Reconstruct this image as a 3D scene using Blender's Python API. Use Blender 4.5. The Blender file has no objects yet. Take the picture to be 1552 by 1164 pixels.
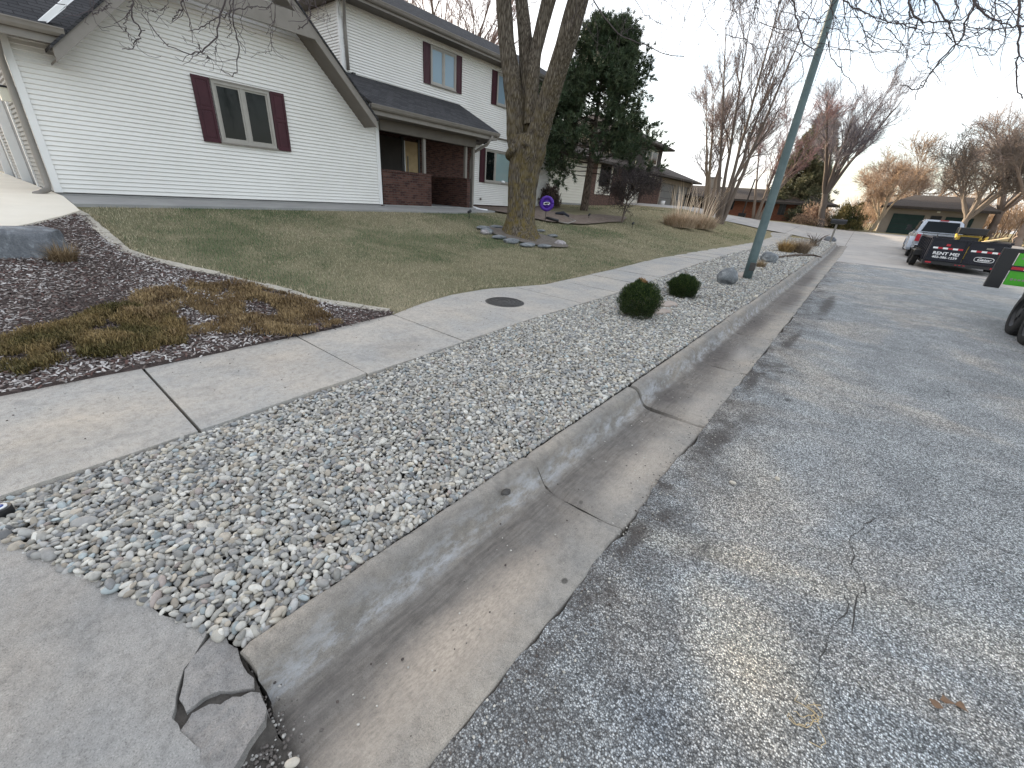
import bpy, bmesh, math, random
import numpy as np
from mathutils import Vector, Matrix, noise as mnoise
random.seed(7)
RNG = np.random.default_rng(11)
scene = bpy.context.scene
COL = scene.collection
PI = math.pi
# ------------------------------------------------------------------ camera
F = 615.0; CX, CY = 776.0, 582.0; PITCH = math.radians(25.0); ROLL = math.atan2(104, 1313); EYE = 1.6; YAW = math.radians(37.35)
cp, sp = math.cos(PITCH), math.sin(PITCH); cr, sr = math.cos(ROLL), math.sin(ROLL)
Rz = Matrix.Rotation(YAW, 3, 'Z')
fwd = Rz @ Vector((0, cp, -sp)); up0 = Rz @ Vector((0, sp, cp)); r0 = Rz @ Vector((1, 0, 0))
Rv = cr * r0 + sr * up0; Uv = -sr * r0 + cr * up0
cam_d = bpy.data.cameras.new('camera'); cam = bpy.data.objects.new('camera', cam_d); COL.objects.link(cam)
cam.matrix_world = Matrix(((Rv.x, Uv.x, -fwd.x, 0), (Rv.y, Uv.y, -fwd.y, 0), (Rv.z, Uv.z, -fwd.z, EYE), (0, 0, 0, 1)))
cam_d.sensor_width = 36; cam_d.lens = F / 1552 * 36; cam_d.clip_end = 3000; cam_d.clip_start = 0.02
scene.camera = cam

def ray(px, py):
    return Rv * ((px - CX) / F) - Uv * ((py - CY) / F) + fwd
def at(px, py, z=0.0):
    d = ray(px, py); t = (z - EYE) / d.z; return Vector((d.x * t, d.y * t, z))
def atx(px, py, x):
    d = ray(px, py); t = x / d.x; return Vector((x, d.y * t, EYE + d.z * t))
def aty(px, py, y):
    d = ray(px, py); t = y / d.y; return Vector((d.x * t, y, EYE + d.z * t))
def atr(px, py, r):
    d = ray(px, py); t = r / math.hypot(d.x, d.y); return Vector((d.x * t, d.y * t, EYE + d.z * t))

def sst(a, b, t):
    t = np.clip((np.asarray(t, float) - a) / (b - a), 0, 1); return t * t * (3 - 2 * t)
def zr(y): return .95 * sst(26, 50, y)
def terr(x, y):
    x = np.asarray(x, float); y = np.asarray(y, float)
    t = np.clip((-4.25 - x) / 6.9, 0, 1)
    T = .8 + .3 * sst(16, 24, y) - 1.1 * sst(36, 50, y)
    t2 = np.clip((-9 - x) / 3, 0, 1)
    base = .17 + zr(y) + T * t ** 1.1
    flat = 0.97 + 0 * x
    w = t2 * (1 - sst(12.5, 15, y))
    return base * (1 - w) + flat * w
def step(y): return 1 - sst(32, 34.5, y)
def blend(x): return np.clip((-1.2 - np.asarray(x, float)) / 3.05, 0, 1)
def gz(x, y):
    x = np.asarray(x, float); y = np.asarray(y, float)
    left = terr(x, y) - .03
    st = step(y)
    mid = np.where(y < .02, -.1, 0) * (x > -2.6) + zr(y) + .10 * st + (1 - st) * (blend(x) * .17 - .04)
    rd = zr(y) - .07
    rt = zr(y) + .12 * sst(8.75, 8.9, x) - .07 + .5 * sst(9, 40, x)
    return np.where(x < -4.2, left, np.where(x < -1.19, mid, np.where(x < 8.75, rd, rt)))
def G(px, py):
    d = ray(px, py); t = .5
    while t < 150:
        p = Vector((d.x * t, d.y * t, EYE + d.z * t))
        h = float(terr(p.x, p.y)) if p.x < -4.2 else float(zr(p.y)) + (.15 if p.x < -1.2 else 0)
        if p.z < h: return Vector((p.x, p.y, h))
        t *= 1.003
    return Vector((d.x * 60, d.y * 60, 1.0))

# ------------------------------------------------------------------ materials
def mat(name, base=(.5, .5, .5), rough=.8, metal=0, spec=.5):
    m = bpy.data.materials.new(name); m.use_nodes = True
    b = m.node_tree.nodes['Principled BSDF']
    b.inputs['Base Color'].default_value = (*base, 1); b.inputs['Roughness'].default_value = rough
    b.inputs['Metallic'].default_value = metal; b.inputs['Specular IOR Level'].default_value = spec
    return m
class NT:
    def __init__(s, m): s.nt = m.node_tree; s.n = s.nt.nodes; s.b = s.n['Principled BSDF']; s.pos = None
    def new(s, t, **k):
        n = s.n.new(t)
        for a, b in k.items(): setattr(n, a, b)
        return n
    def link(s, a, b): s.nt.links.new(a, b)
    def P(s):
        if not s.pos: s.pos = s.new('ShaderNodeNewGeometry').outputs['Position']
        return s.pos
    def map(s, src=None, scale=(1, 1, 1), rot=(0, 0, 0), loc=(0, 0, 0)):
        m = s.new('ShaderNodeMapping'); m.inputs['Scale'].default_value = scale; m.inputs['Rotation'].default_value = rot; m.inputs['Location'].default_value = loc
        s.link(src or s.P(), m.inputs['Vector']); return m.outputs[0]
    def noise(s, scale, detail=4, rough=.6, vec=None, dist=0):
        n = s.new('ShaderNodeTexNoise'); n.inputs['Scale'].default_value = scale; n.inputs['Detail'].default_value = detail
        n.inputs['Roughness'].default_value = rough; n.inputs['Distortion'].default_value = dist
        s.link(vec or s.P(), n.inputs['Vector']); return n.outputs['Fac']
    def vor(s, scale, feat='F1', out='Distance', vec=None, rnd=1):
        n = s.new('ShaderNodeTexVoronoi', feature=feat); n.inputs['Scale'].default_value = scale; n.inputs['Randomness'].default_value = rnd
        s.link(vec or s.P(), n.inputs['Vector']); return n.outputs[out]
    def ramp(s, src, stops):
        r = s.new('ShaderNodeValToRGB'); e = r.color_ramp.elements
        while len(e) < len(stops): e.new(.5)
        for el, (p, c) in zip(e, stops):
            el.position = p; el.color = (*c, 1) if not isinstance(c, (int, float)) else (c, c, c, 1)
        s.link(src, r.inputs[0]); return r.outputs[0]
    def mix(s, f, a, b, mode='MIX'):
        m = s.new('ShaderNodeMix', data_type='RGBA', blend_type=mode)
        for sock, v in ((m.inputs[0], f), (m.inputs[6], a), (m.inputs[7], b)):
            if isinstance(v, (int, float)): sock.default_value = v if sock.type == 'VALUE' else (v, v, v, 1)
            elif isinstance(v, tuple): sock.default_value = (*v, 1)
            else: s.link(v, sock)
        return m.outputs[2]
    def math(s, op, a, b=None, c=None):
        m = s.new('ShaderNodeMath', operation=op)
        for i, v in enumerate((a, b, c)):
            if v is None: continue
            if isinstance(v, (int, float)): m.inputs[i].default_value = v
            else: s.link(v, m.inputs[i])
        return m.outputs[0]
    def sep(s):
        n = s.new('ShaderNodeSeparateXYZ'); s.link(s.P(), n.inputs[0]); return n.outputs
    def bump(s, h, strength=.3, dist=.01, prev=None):
        b = s.new('ShaderNodeBump'); b.inputs['Strength'].default_value = strength; b.inputs['Distance'].default_value = dist
        s.link(h, b.inputs['Height'])
        if prev: s.link(prev, b.inputs['Normal'])
        return b.outputs[0]
    def blob(s, c, rx, ry, ang=0, nz=.5, ns=3, soft=.55):
        m = s.new('ShaderNodeMapping', vector_type='TEXTURE'); m.inputs['Location'].default_value = (c[0], c[1], 0); m.inputs['Rotation'].default_value = (0, 0, ang); m.inputs['Scale'].default_value = (rx, ry, 50)
        s.link(s.P(), m.inputs['Vector']); l = s.new('ShaderNodeVectorMath', operation='LENGTH'); s.link(m.outputs[0], l.inputs[0])
        v = s.math('ADD', l.outputs['Value'], s.math('MULTIPLY_ADD', s.noise(ns, 5, .65), nz * 2, -nz)); return s.ramp(v, [(1 - soft, 1.0), (1.0, 0.0)])
    def col(s, c): s.link(c, s.b.inputs['Base Color'])
    def nor(s, c): s.link(c, s.b.inputs['Normal'])
    def rgh(s, c): s.link(c, s.b.inputs['Roughness'])

def m_noisy(name, c1, c2, scale=3, rough=.85, bump=0, bscale=60, bd=.004, detail=5, spec=.3):
    m = mat(name, c1, rough, 0, spec); t = NT(m)
    t.col(t.ramp(t.noise(scale, detail), [(.3, c1), (.7, c2)]))
    if bump: t.nor(t.bump(t.noise(bscale, 4), bump, bd))
    return m
def m_attr(name, rough=.7, spec=.3, bump=0, bscale=80, bd=.002, trans=0, var=0.0, vscale=60):
    m = mat(name, (.5, .5, .5), rough, 0, spec); t = NT(m)
    a = t.new('ShaderNodeAttribute', attribute_name='col'); c = a.outputs['Color']
    if var: c = t.mix(1.0, c, t.ramp(t.noise(vscale, 3), [(.3, 1 - var), (.7, 1 + var * .3)]), 'MULTIPLY')
    t.col(c)
    if bump: t.nor(t.bump(t.noise(bscale, 4), bump, bd))
    return m

def m_concrete(name, base, warm, dark, gutter=False, seed=0.0, pit=.5):
    m = mat(name, base, .88, 0, .25); t = NT(m)
    v = t.map(loc=(seed, seed * 2, 0))
    c = t.ramp(t.noise(1.1, 6, .65, v), [(.36, base), (.62, warm)])
    c = t.mix(t.ramp(t.noise(4.5, 6, .7, v), [(.45, 0.0), (.75, .35)]), c, dark)
    # fine aggregate speckle
    sp_ = t.ramp(t.noise(230, 3, .8, v), [(.34, .35), (.46, .95), (.56, 1.0), (.68, 1.45)])
    c = t.mix(.75, c, t.mix(1.0, c, sp_, 'MULTIPLY'))
    c = t.mix(1.0, c, t.ramp(t.noise(28, 5, .75, v), [(.3, .74), (.5, 1.0), (.7, 1.13)]), 'MULTIPLY')
    c = t.mix(t.ramp(t.noise(2.6, 5, .7, v, 1.2), [(.56, 0.0), (.72, .45)]), c, tuple(q * .62 for q in base))
    pits = t.ramp(t.vor(38, vec=v), [(.05, .45), (.13, 1.0)])
    pm = t.ramp(t.noise(7, 3, .6, v), [(.5, 0.0), (.62, 1.0)])
    c = t.mix(t.math('MULTIPLY', pm, pit), c, t.mix(1.0, c, pits, 'MULTIPLY'))
    h = t.noise(160, 6, .75, v)
    n1 = t.bump(h, .55, .003)
    n1 = t.bump(t.noise(18, 5, .65, v), .35, .008, n1)
    if seed == 0.0:
        for cc, rx, ry, am, tn in (((-3.5, 1.35), .75, .55, .6, (1.16, 1.06, .95)), ((-3.3, .1), .6, .5, .45, (1.15, 1.06, .95)), ((-3.15, 2.25), .35, .5, .5, (.72, .70, .68)), ((-3.7, .9), .25, .35, .4, (.78, .78, .77)), ((-3.5, 3.6), .5, .4, .4, (1.12, 1.05, .95)), ((-3.0, -.3), .3, .6, .4, (.76, .76, .75))):
            c = t.mix(t.math('MULTIPLY', t.blob(cc, rx, ry, .3, .6, 2.5, .9), am), c, t.mix(1.0, c, tn, 'MULTIPLY'))
    if seed == 7.0:
        for cc, rx, ry, am, tn in (((-1.7, -.35), .5, .3, .5, (1.15, 1.06, .96)), ((-2.2, -.6), .12, .08, .6, (.55, .53, .5)), ((-1.25, .0), .2, .15, .5, (.72, .70, .68)), ((-1.9, -.25), .3, .15, .4, (.8, .8, .8))):
            c = t.mix(t.math('MULTIPLY', t.blob(cc, rx, ry, .3, .6, 4, .9), am), c, t.mix(1.0, c, tn, 'MULTIPLY'))
    if gutter:
        x = t.sep()[0]; y = t.sep()[1]
        wob = t.math('MULTIPLY_ADD', t.noise(3.2, 5, .6), .14, -.07)
        xx = t.math('ADD', x, wob)
        streak = t.noise(6, 5, .7, t.map(scale=(9, .9, 1)))
        # dark silt where water runs along the flow line
        m1 = t.new('ShaderNodeMapRange'); m1.inputs['From Min'].default_value = -1.16; m1.inputs['From Max'].default_value = -.48
        t.link(xx, m1.inputs['Value'])
        silt = t.ramp(m1.outputs[0], [(.0, .12), (.10, .5), (.22, .5), (.30, .9), (.55, .70), (.75, .20), (1, .05)])
        silt = t.math('MULTIPLY', silt, t.ramp(streak, [(.25, .55), (.6, 1.0)]))
        c = t.mix(silt, c, t.ramp(t.noise(14, 5), [(.3, (.075, .066, .060)), (.7, (.135, .122, .112))]))
        for cc, rx, ry, am, tc in (((-.72, .75), .16, .75, .8, (.44, .37, .30)), ((-.66, 2.35), .15, .7, .55, (.44, .385, .325)), ((-.62, 3.7), .14, .5, .45, (.42, .37, .32)), ((-.7, 5.6), .15, .5, .4, (.38, .35, .32))):
            c = t.mix(t.math('MULTIPLY', t.blob(cc, rx, ry, 0, .5, 4, .8), am), c, t.mix(1.0, tc, t.ramp(t.noise(110, 4, .75, t.map(scale=(1, .35, 1))), [(.3, .6), (.6, 1.15)]), 'MULTIPLY'))
        for cc, rx, ry in (((-.93, 3.62), .16, .35), ((-.9, 5.2), .2, .9), ((-.88, 7.5), .2, 1.2), ((-.72, 10.5), .2, 2.2), ((-.8, 14.5), .22, 2.4)):
            c = t.mix(t.math('MULTIPLY', t.blob(cc, rx, ry, 0, .5, 4, .7), .75), c, t.ramp(t.noise(20, 5), [(.3, (.07, .06, .055)), (.7, (.13, .115, .105))]))
        lime = t.ramp(m1.outputs[0], [(.08, 0.0), (.18, .6), (.27, 0.0)])
        lime = t.math('MULTIPLY', lime, t.ramp(t.noise(9, 6, .75, t.map(scale=(3, .8, 1))), [(.44, 0.0), (.6, 1.0)]))
        c = t.mix(lime, c, (.46, .47, .49))
        spots = t.ramp(t.vor(5.5, vec=t.map(scale=(1, .8, 1))), [(.07, .3), (.10, 1.0)])
        spm = t.ramp(t.noise(2.3, 2), [(.5, 1.0), (.6, 0.0)])
        c = t.mix(1.0, c, t.mix(spm, spots, 1.0), 'MULTIPLY')
        n1 = t.bump(streak, .3, .006, n1)
    t.col(c); t.nor(n1)
    return m

M = {}
M['walk'] = m_concrete('sidewalk_concrete', (.36, .352, .335), (.47, .425, .37), (.24, .235, .23))
M['kerb'] = m_concrete('kerb_concrete', (.29, .277, .255), (.39, .345, .29), (.16, .15, .14), True, 3.0)
M['apron'] = m_concrete('apron_concrete', (.285, .28, .27), (.36, .335, .305), (.19, .185, .18), False, 7.0)
M['chunk'] = m_concrete('broken_concrete', (.25, .24, .23), (.37, .335, .30), (.11, .105, .105), False, 9.0, .9)
M['drive'] = m_noisy('sunlit_driveway_concrete', (.66, .60, .50), (.74, .68, .58), 1.5, .85, .2, 120)  # warm pale tone stands in for sunlight on the upper driveway
M['path'] = m_noisy('path_concrete', (.26, .255, .25), (.33, .325, .31), 2, .9, .3, 90)
def m_asphalt():
    m = mat('chip_seal_asphalt', (.2, .2, .2), .85, 0, .35); t = NT(m)
    big = t.noise(.55, 5, .6, dist=.6)
    mid = t.noise(2.2, 6, .7)
    c0 = t.ramp(big, [(.30, (.33, .355, .365)), (.48, (.40, .42, .43)), (.60, (.51, .485, .445)), (.68, (.41, .425, .43)), (.8, (.33, .352, .365))])
    c0 = t.mix(t.ramp(mid, [(.35, .5), (.62, .0)]), c0, (.15, .158, .168))
    cell = t.vor(165, out='Color'); cs = t.new('ShaderNodeSeparateColor'); t.link(cell, cs.inputs[0])
    dist = t.vor(165)
    chip = t.ramp(cs.outputs[0], [(.0, .32), (.3, .7), (.6, 1.15), (.85, 1.9), (1, 2.5)])
    tint = t.mix(t.math('MULTIPLY', cs.outputs[1], .3), (1, 1, 1), (1.15, 1.0, .82))
    c = t.mix(1.0, t.mix(1.0, c0, chip, 'MULTIPLY'), tint, 'MULTIPLY')
    gap = t.ramp(dist, [(.36, 1.0), (.62, .35)])
    c = t.mix(1.0, c, gap, 'MULTIPLY')
    fine = t.noise(420, 2); c = t.mix(.4, c, t.mix(1.0, c, t.ramp(fine, [(.3, .4), (.7, 1.6)]), 'MULTIPLY'))
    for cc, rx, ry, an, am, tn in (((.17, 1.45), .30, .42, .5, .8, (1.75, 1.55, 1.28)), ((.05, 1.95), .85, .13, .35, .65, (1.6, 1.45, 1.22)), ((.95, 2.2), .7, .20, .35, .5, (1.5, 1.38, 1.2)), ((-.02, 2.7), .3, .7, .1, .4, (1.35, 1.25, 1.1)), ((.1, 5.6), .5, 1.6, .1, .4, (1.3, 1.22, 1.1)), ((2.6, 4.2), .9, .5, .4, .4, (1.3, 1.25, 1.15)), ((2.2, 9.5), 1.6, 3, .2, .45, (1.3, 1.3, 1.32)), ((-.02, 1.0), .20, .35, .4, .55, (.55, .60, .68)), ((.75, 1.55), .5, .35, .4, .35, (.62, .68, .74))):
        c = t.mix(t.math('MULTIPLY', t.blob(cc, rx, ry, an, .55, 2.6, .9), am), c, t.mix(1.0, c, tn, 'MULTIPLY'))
    for cc, rx, ry, an in (((-.36, 3.1), .11, .45, -.1), ((-.40, 4.6), .07, .4, 0), ((-.3, 6.8), .08, .9, -.05), ((-.1, 10.5), .14, 1.8, -.02), ((-.42, 1.7), .06, .25, 0)):
        c = t.mix(t.math('MULTIPLY', t.blob(cc, rx, ry, an, .6, 7, .6), .8), c, t.ramp(t.noise(70, 4, .7), [(.4, (.035, .03, .027)), (.65, (.11, .095, .085))]))
    # bare binder and dirt collecting beside the gutter
    x = t.sep()[0]
    edge = t.new('ShaderNodeMapRange'); edge.inputs['From Min'].default_value = -.5; edge.inputs['From Max'].default_value = .42
    t.link(t.math('ADD', x, t.math('MULTIPLY_ADD', t.noise(1.6, 5, .65), .9, -.45)), edge.inputs['Value'])
    em = t.math('MULTIPLY', t.ramp(edge.outputs[0], [(.0, .9), (.22, .5), (.55, 0.0)]), t.ramp(t.noise(5, 5, .7), [(.4, .1), (.6, 1.0)]))
    c = t.mix(em, c, t.ramp(t.noise(60, 4, .7), [(.35, (.035, .030, .027)), (.6, (.085, .072, .064)), (.72, (.3, .29, .27))]))
    holes = t.math('MULTIPLY', t.ramp(t.noise(6.5, 5, .65, t.map(scale=(1, .55, 1))), [(.62, 0.0), (.68, .8)]), t.ramp(t.noise(.9, 3), [(.48, 0.0), (.58, 1.0)]))
    c = t.mix(holes, c, (.05, .048, .046))
    t.col(c)
    n = t.bump(t.ramp(dist, [(.0, 1.0), (.6, 0.0)]), .8, .005)
    n = t.bump(t.noise(30, 5), .3, .01, n); t.nor(n)
    return m
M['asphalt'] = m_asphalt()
def m_farroad():
    m = mat('street_concrete', (.4, .38, .35), .85, 0, .3); t = NT(m)
    c = t.ramp(t.noise(.35, 5, .6), [(.3, (.36, .345, .33)), (.7, (.47, .435, .395))])
    br = t.new('ShaderNodeTexBrick'); br.offset = 0; br.inputs['Scale'].default_value = 1; br.inputs['Brick Width'].default_value = 3.6; br.inputs['Row Height'].default_value = 4.2
    br.inputs['Mortar Size'].default_value = .012; br.inputs['Color1'].default_value = (1, 1, 1, 1); br.inputs['Color2'].default_value = (.93, .93, .93, 1); br.inputs['Mortar'].default_value = (.3, .28, .26, 1)
    t.link(t.map(loc=(.6, 0, 0)), br.inputs['Vector'])
    c = t.mix(1.0, c, br.outputs['Color'], 'MULTIPLY')
    c = t.mix(t.ramp(t.noise(1.5, 6, .7), [(.5, 0.0), (.75, .5)]), c, (.2, .19, .18))
    t.col(c); t.nor(t.bump(t.noise(120, 4), .3, .004)); return m
M['farroad'] = m_farroad()
def m_soil():
    m = mat('ground_soil', (.2, .18, .1), .95, 0, .1); t = NT(m)
    p = t.sep()
    lawn = t.ramp(t.noise(.5, 6, .65), [(.3, (.09, .105, .055)), (.5, (.18, .165, .10)), (.7, (.27, .235, .155))])
    fine = t.ramp(t.noise(45, 4, .8), [(.3, .5), (.7, 1.4)])
    lawn = t.mix(1.0, lawn, fine, 'MULTIPLY')
    far = t.ramp(t.noise(.12, 5), [(.3, (.22, .19, .10)), (.7, (.34, .28, .17))])
    mr = t.new('ShaderNodeMapRange'); mr.inputs['From Min'].default_value = 13; mr.inputs['From Max'].default_value = 40
    t.link(p[1], mr.inputs['Value'])
    c = t.mix(mr.outputs[0], lawn, t.mix(1.0, far, fine, 'MULTIPLY'))
    # bare dark earth under slabs and gravel
    mx = t.math('GREATER_THAN', p[0], -4.19)
    my = t.math('MULTIPLY', t.math('LESS_THAN', p[1], 33), t.math('LESS_THAN', p[0], 8.7))
    c = t.mix(t.math('MULTIPLY', mx, my), c, t.ramp(t.noise(60, 4), [(.3, (.035, .03, .026)), (.7, (.085, .072, .06))]))
    t.col(c); t.nor(t.bump(t.noise(50, 5), .6, .02)); return m
M['soil'] = m_soil()
M['mulchbed'] = m_noisy('mulch_soil', (.055, .042, .038), (.11, .082, .074), 22, .95, .7, 80, .02)
M['gravelbed'] = m_noisy('gravel_dirt', (.05, .045, .04), (.10, .09, .08), 30, .95, .7, 90, .01)
M['pebble'] = m_attr('river_pebbles', .62, .35, .25, 140, .002, var=.22, vscale=55)
M['blade'] = m_attr('grass_blades', .7, .2)
M['chip'] = m_attr('mulch_chips', .85, .2, .3, 120, .002)
M['needle'] = m_attr('foliage_needles', .6, .3)
M['twig'] = m_attr('branch_bark', .85, .2)
def m_bark(name, a, b, lichen=None, zl=(0.6, 5.0)):
    m = mat(name, a, .92, 0, .15); t = NT(m)
    v = t.map(scale=(1, 1, .16))
    rid = t.math('MULTIPLY_ADD', t.vor(26, 'DISTANCE_TO_EDGE', vec=t.map(scale=(1, 1, .14))), .9, t.math('MULTIPLY_ADD', t.noise(22, 7, .75, v, 1.4), .7, .0))
    c = t.ramp(rid, [(.30, tuple(q * .3 for q in a)), (.46, a), (.68, b)])
    if lichen:
        z = t.sep()[2]; mr = t.new('ShaderNodeMapRange'); mr.inputs['From Min'].default_value = zl[0]; mr.inputs['From Max'].default_value = zl[1]
        mr.inputs['To Min'].default_value = 1; mr.inputs['To Max'].default_value = 0; t.link(z, mr.inputs['Value'])
        lm = t.math('MULTIPLY', mr.outputs[0], t.ramp(t.noise(5, 5, .7), [(.42, 0.0), (.62, .75)]))
        c = t.mix(lm, c, lichen)
    t.col(c); n = t.bump(rid, 1.0, .05); t.nor(t.bump(t.noise(90, 5), .5, .006, n)); return m
M['bark'] = m_bark('big_tree_bark', (.125, .103, .08), (.235, .205, .165), (.20, .145, .035))
M['pinebark'] = m_bark('pine_bark', (.13, .10, .08), (.24, .19, .15))
def m_siding():
    m = mat('white_vinyl_siding', (.72, .71, .69), .55, 0, .35); t = NT(m)
    t.col(t.ramp(t.noise(.8, 5), [(.3, (.74, .72, .68)), (.7, (.81, .79, .755))])); t.nor(t.bump(t.noise(60, 3, vec=t.map(scale=(1, .15, 1))), .08, .002)); return m
M['siding'] = m_siding()
M['siding2'] = m_noisy('cream_siding', (.66, .62, .54), (.72, .68, .60), .8, .6)
M['trim'] = m_noisy('white_corner_trim', (.74, .73, .71), (.80, .79, .77), 3, .5)
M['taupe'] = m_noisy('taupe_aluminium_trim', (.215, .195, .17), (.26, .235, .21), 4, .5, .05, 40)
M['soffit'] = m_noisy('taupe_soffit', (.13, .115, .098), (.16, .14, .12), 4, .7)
M['maroon'] = m_noisy('maroon_shutter_paint', (.042, .009, .015), (.060, .013, .021), 5, .45)
M['frame'] = m_noisy('taupe_window_frame', (.33, .31, .275), (.38, .355, .32), 6, .45)
M['black'] = mat('black_metal', (.012, .012, .014), .45, 0, .5)
M['navy'] = m_noisy('dark_navy_steel', (.008, .009, .016), (.016, .017, .026), 4, .35)
M['rubber'] = m_noisy('tyre_rubber', (.018, .018, .019), (.032, .031, .030), 20, .85, .3, 90)
M['white'] = mat('white_paint', (.8, .8, .8), .4)
M['red'] = mat('red_reflective', (.42, .015, .03), .35)
M['green'] = m_noisy('bright_green_paint', (.07, .36, .03), (.09, .42, .04), 3, .3)
M['yellow'] = m_noisy('yellow_machine_paint', (.50, .34, .05), (.58, .40, .07), 6, .5)
M['silver'] = mat('silver_truck_paint', (.40, .43, .48), .25, .35, .6)
M['chrome'] = mat('chrome', (.7, .7, .72), .15, 1)
M['purple'] = m_noisy('purple_disc', (.07, .02, .26), (.09, .03, .32), 8, .5)
M['steel'] = m_noisy('grey_green_pole_paint', (.085, .125, .13), (.12, .165, .165), 6, .45, .1, 60)
M['iron'] = m_noisy('cast_iron', (.045, .042, .04), (.085, .08, .075), 25, .65, .4, 160)
M['wood'] = m_noisy('pale_lumber', (.55, .42, .24), (.62, .48, .28), 3, .8)
M['drkgreen'] = m_noisy('dark_green_door', (.010, .032, .028), (.016, .042, .036), 3, .6)
M['stucco'] = m_noisy('tan_block_wall', (.27, .235, .195), (.32, .28, .235), 1.5, .85)
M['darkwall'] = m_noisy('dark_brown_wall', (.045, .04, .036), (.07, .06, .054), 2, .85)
M['garagegrey'] = m_noisy('grey_garage_door', (.17, .17, .17), (.21, .21, .205), 3, .6)
M['lamp'] = mat('frosted_lamp_glass', (.75, .72, .6), .3)
M['blue'] = mat('blue_plastic', (.02, .06, .25), .4)
M['edging'] = m_concrete('edging_stone_concrete', (.36, .33, .28), (.46, .42, .35), (.22, .20, .17), False, 5.0)
M['flat'] = m_noisy('pink_flagstone', (.33, .27, .23), (.42, .36, .31), 6, .85, .4, 60)
def m_boulder(name, a, b):
    m = mat(name, a, .8, 0, .3); t = NT(m)
    c = t.ramp(t.noise(5, 6, .7, dist=1.0), [(.35, a), (.55, tuple(.6 * p + .4 * q for p, q in zip(a, b))), (.65, b)])
    c = t.mix(.6, c, t.mix(1.0, c, t.ramp(t.noise(70, 4), [(.3, .6), (.7, 1.35)]), 'MULTIPLY'))
    t.col(c); t.nor(t.bump(t.noise(35, 6, .7), .6, .02)); return m
M['bould_grey'] = m_boulder('grey_boulder', (.10, .11, .12), (.34, .35, .35))
M['bould_pale'] = m_boulder('pale_boulder', (.22, .20, .20), (.46, .42, .42))
M['bould_dark'] = m_boulder('dark_boulder', (.10, .105, .115), (.25, .265, .28))
def m_brick(name, c1, c2, c3, mortar, mono=.0):
    m = mat(name, c1, .9, 0, .15); t = NT(m)
    s = t.sep(); cx = t.new('ShaderNodeCombineXYZ')
    t.link(t.math('ADD', s[0], s[1]), cx.inputs[0]); t.link(s[2], cx.inputs[1])
    b = t.new('ShaderNodeTexBrick'); b.inputs['Scale'].default_value = 1; b.inputs['Brick Width'].default_value = .205; b.inputs['Row Height'].default_value = .068
    b.inputs['Mortar Size'].default_value = .006; b.inputs['Mortar Smooth'].default_value = .3; b.inputs['Bias'].default_value = 0
    b.inputs['Color1'].default_value = (*c1, 1); b.inputs['Color2'].default_value = (*c2, 1); b.inputs['Mortar'].default_value = (*mortar, 1)
    t.link(cx.outputs[0], b.inputs['Vector'])
    c = t.mix(t.ramp(t.noise(9, 2, .5, t.map(scale=(.5, .5, 1.6))), [(.5, 0.0), (.56, .8)]), b.outputs['Color'], c3)
    c = t.mix(b.outputs['Fac'], c, mortar)
    t.col(c); n = t.bump(t.math('SUBTRACT', 1.0, b.outputs['Fac']), .8, .008); t.nor(t.bump(t.noise(90, 4), .4, .004, n)); return m
M['brick'] = m_brick('brown_brick', (.085, .042, .033), (.12, .062, .05), (.042, .022, .020), (.10, .085, .075))
M['brick_red'] = m_brick('orange_brick', (.19, .075, .045), (.24, .095, .055), (.16, .06, .037), (.19, .12, .09))
M['brick_dark'] = m_brick('dark_neighbour_brick', (.12, .07, .055), (.17, .10, .08), (.08, .05, .042), (.14, .11, .10))
def m_shingle(name, a, b):
    m = mat(name, a, .95, 0, .15); t = NT(m)
    s = t.sep(); cx = t.new('ShaderNodeCombineXYZ'); t.link(t.math('ADD', s[1], t.math('MULTIPLY', s[0], .001)), cx.inputs[0]); t.link(s[2], cx.inputs[1])
    br = t.new('ShaderNodeTexBrick'); br.inputs['Scale'].default_value = 1; br.inputs['Brick Width'].default_value = .26; br.inputs['Row Height'].default_value = .065
    br.inputs['Mortar Size'].default_value = .006; br.inputs['Color1'].default_value = (*a, 1); br.inputs['Color2'].default_value = (*b, 1); br.inputs['Mortar'].default_value = (*[q * .45 for q in a], 1)
    t.link(cx.outputs[0], br.inputs['Vector'])
    c = t.mix(.7, br.outputs['Color'], t.mix(1.0, br.outputs['Color'], t.ramp(t.noise(130, 3), [(.3, .55), (.7, 1.6)]), 'MULTIPLY'))
    t.col(c); t.nor(t.bump(br.outputs['Color'], .6, .02)); return m
M['shingle'] = m_shingle('charcoal_shingles', (.038, .038, .041), (.062, .061, .064))
M['shingle_brown'] = m_shingle('brown_shingles', (.075, .062, .055), (.10, .085, .075))
def m_glass(name, base, rough=.04, spec=.6):
    m = mat(name, base, rough, 0, spec); t = NT(m); t.nor(t.bump(t.noise(3, 2), .03, .01)); return m
M['glass_dark'] = m_glass('dark_window_glass', (.006, .008, .008), .04, .22)
M['glass_sky'] = m_glass('window_glass_with_sky_reflection', (.22, .30, .36))  # pale blue sky reflection painted into the glass colour
M['glass_teal'] = m_glass('window_glass_with_drawn_shade', (.25, .34, .34))
M['curtain'] = m_noisy('tan_curtain_glass', (.42, .30, .15), (.55, .40, .22), 5, .5)

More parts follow.
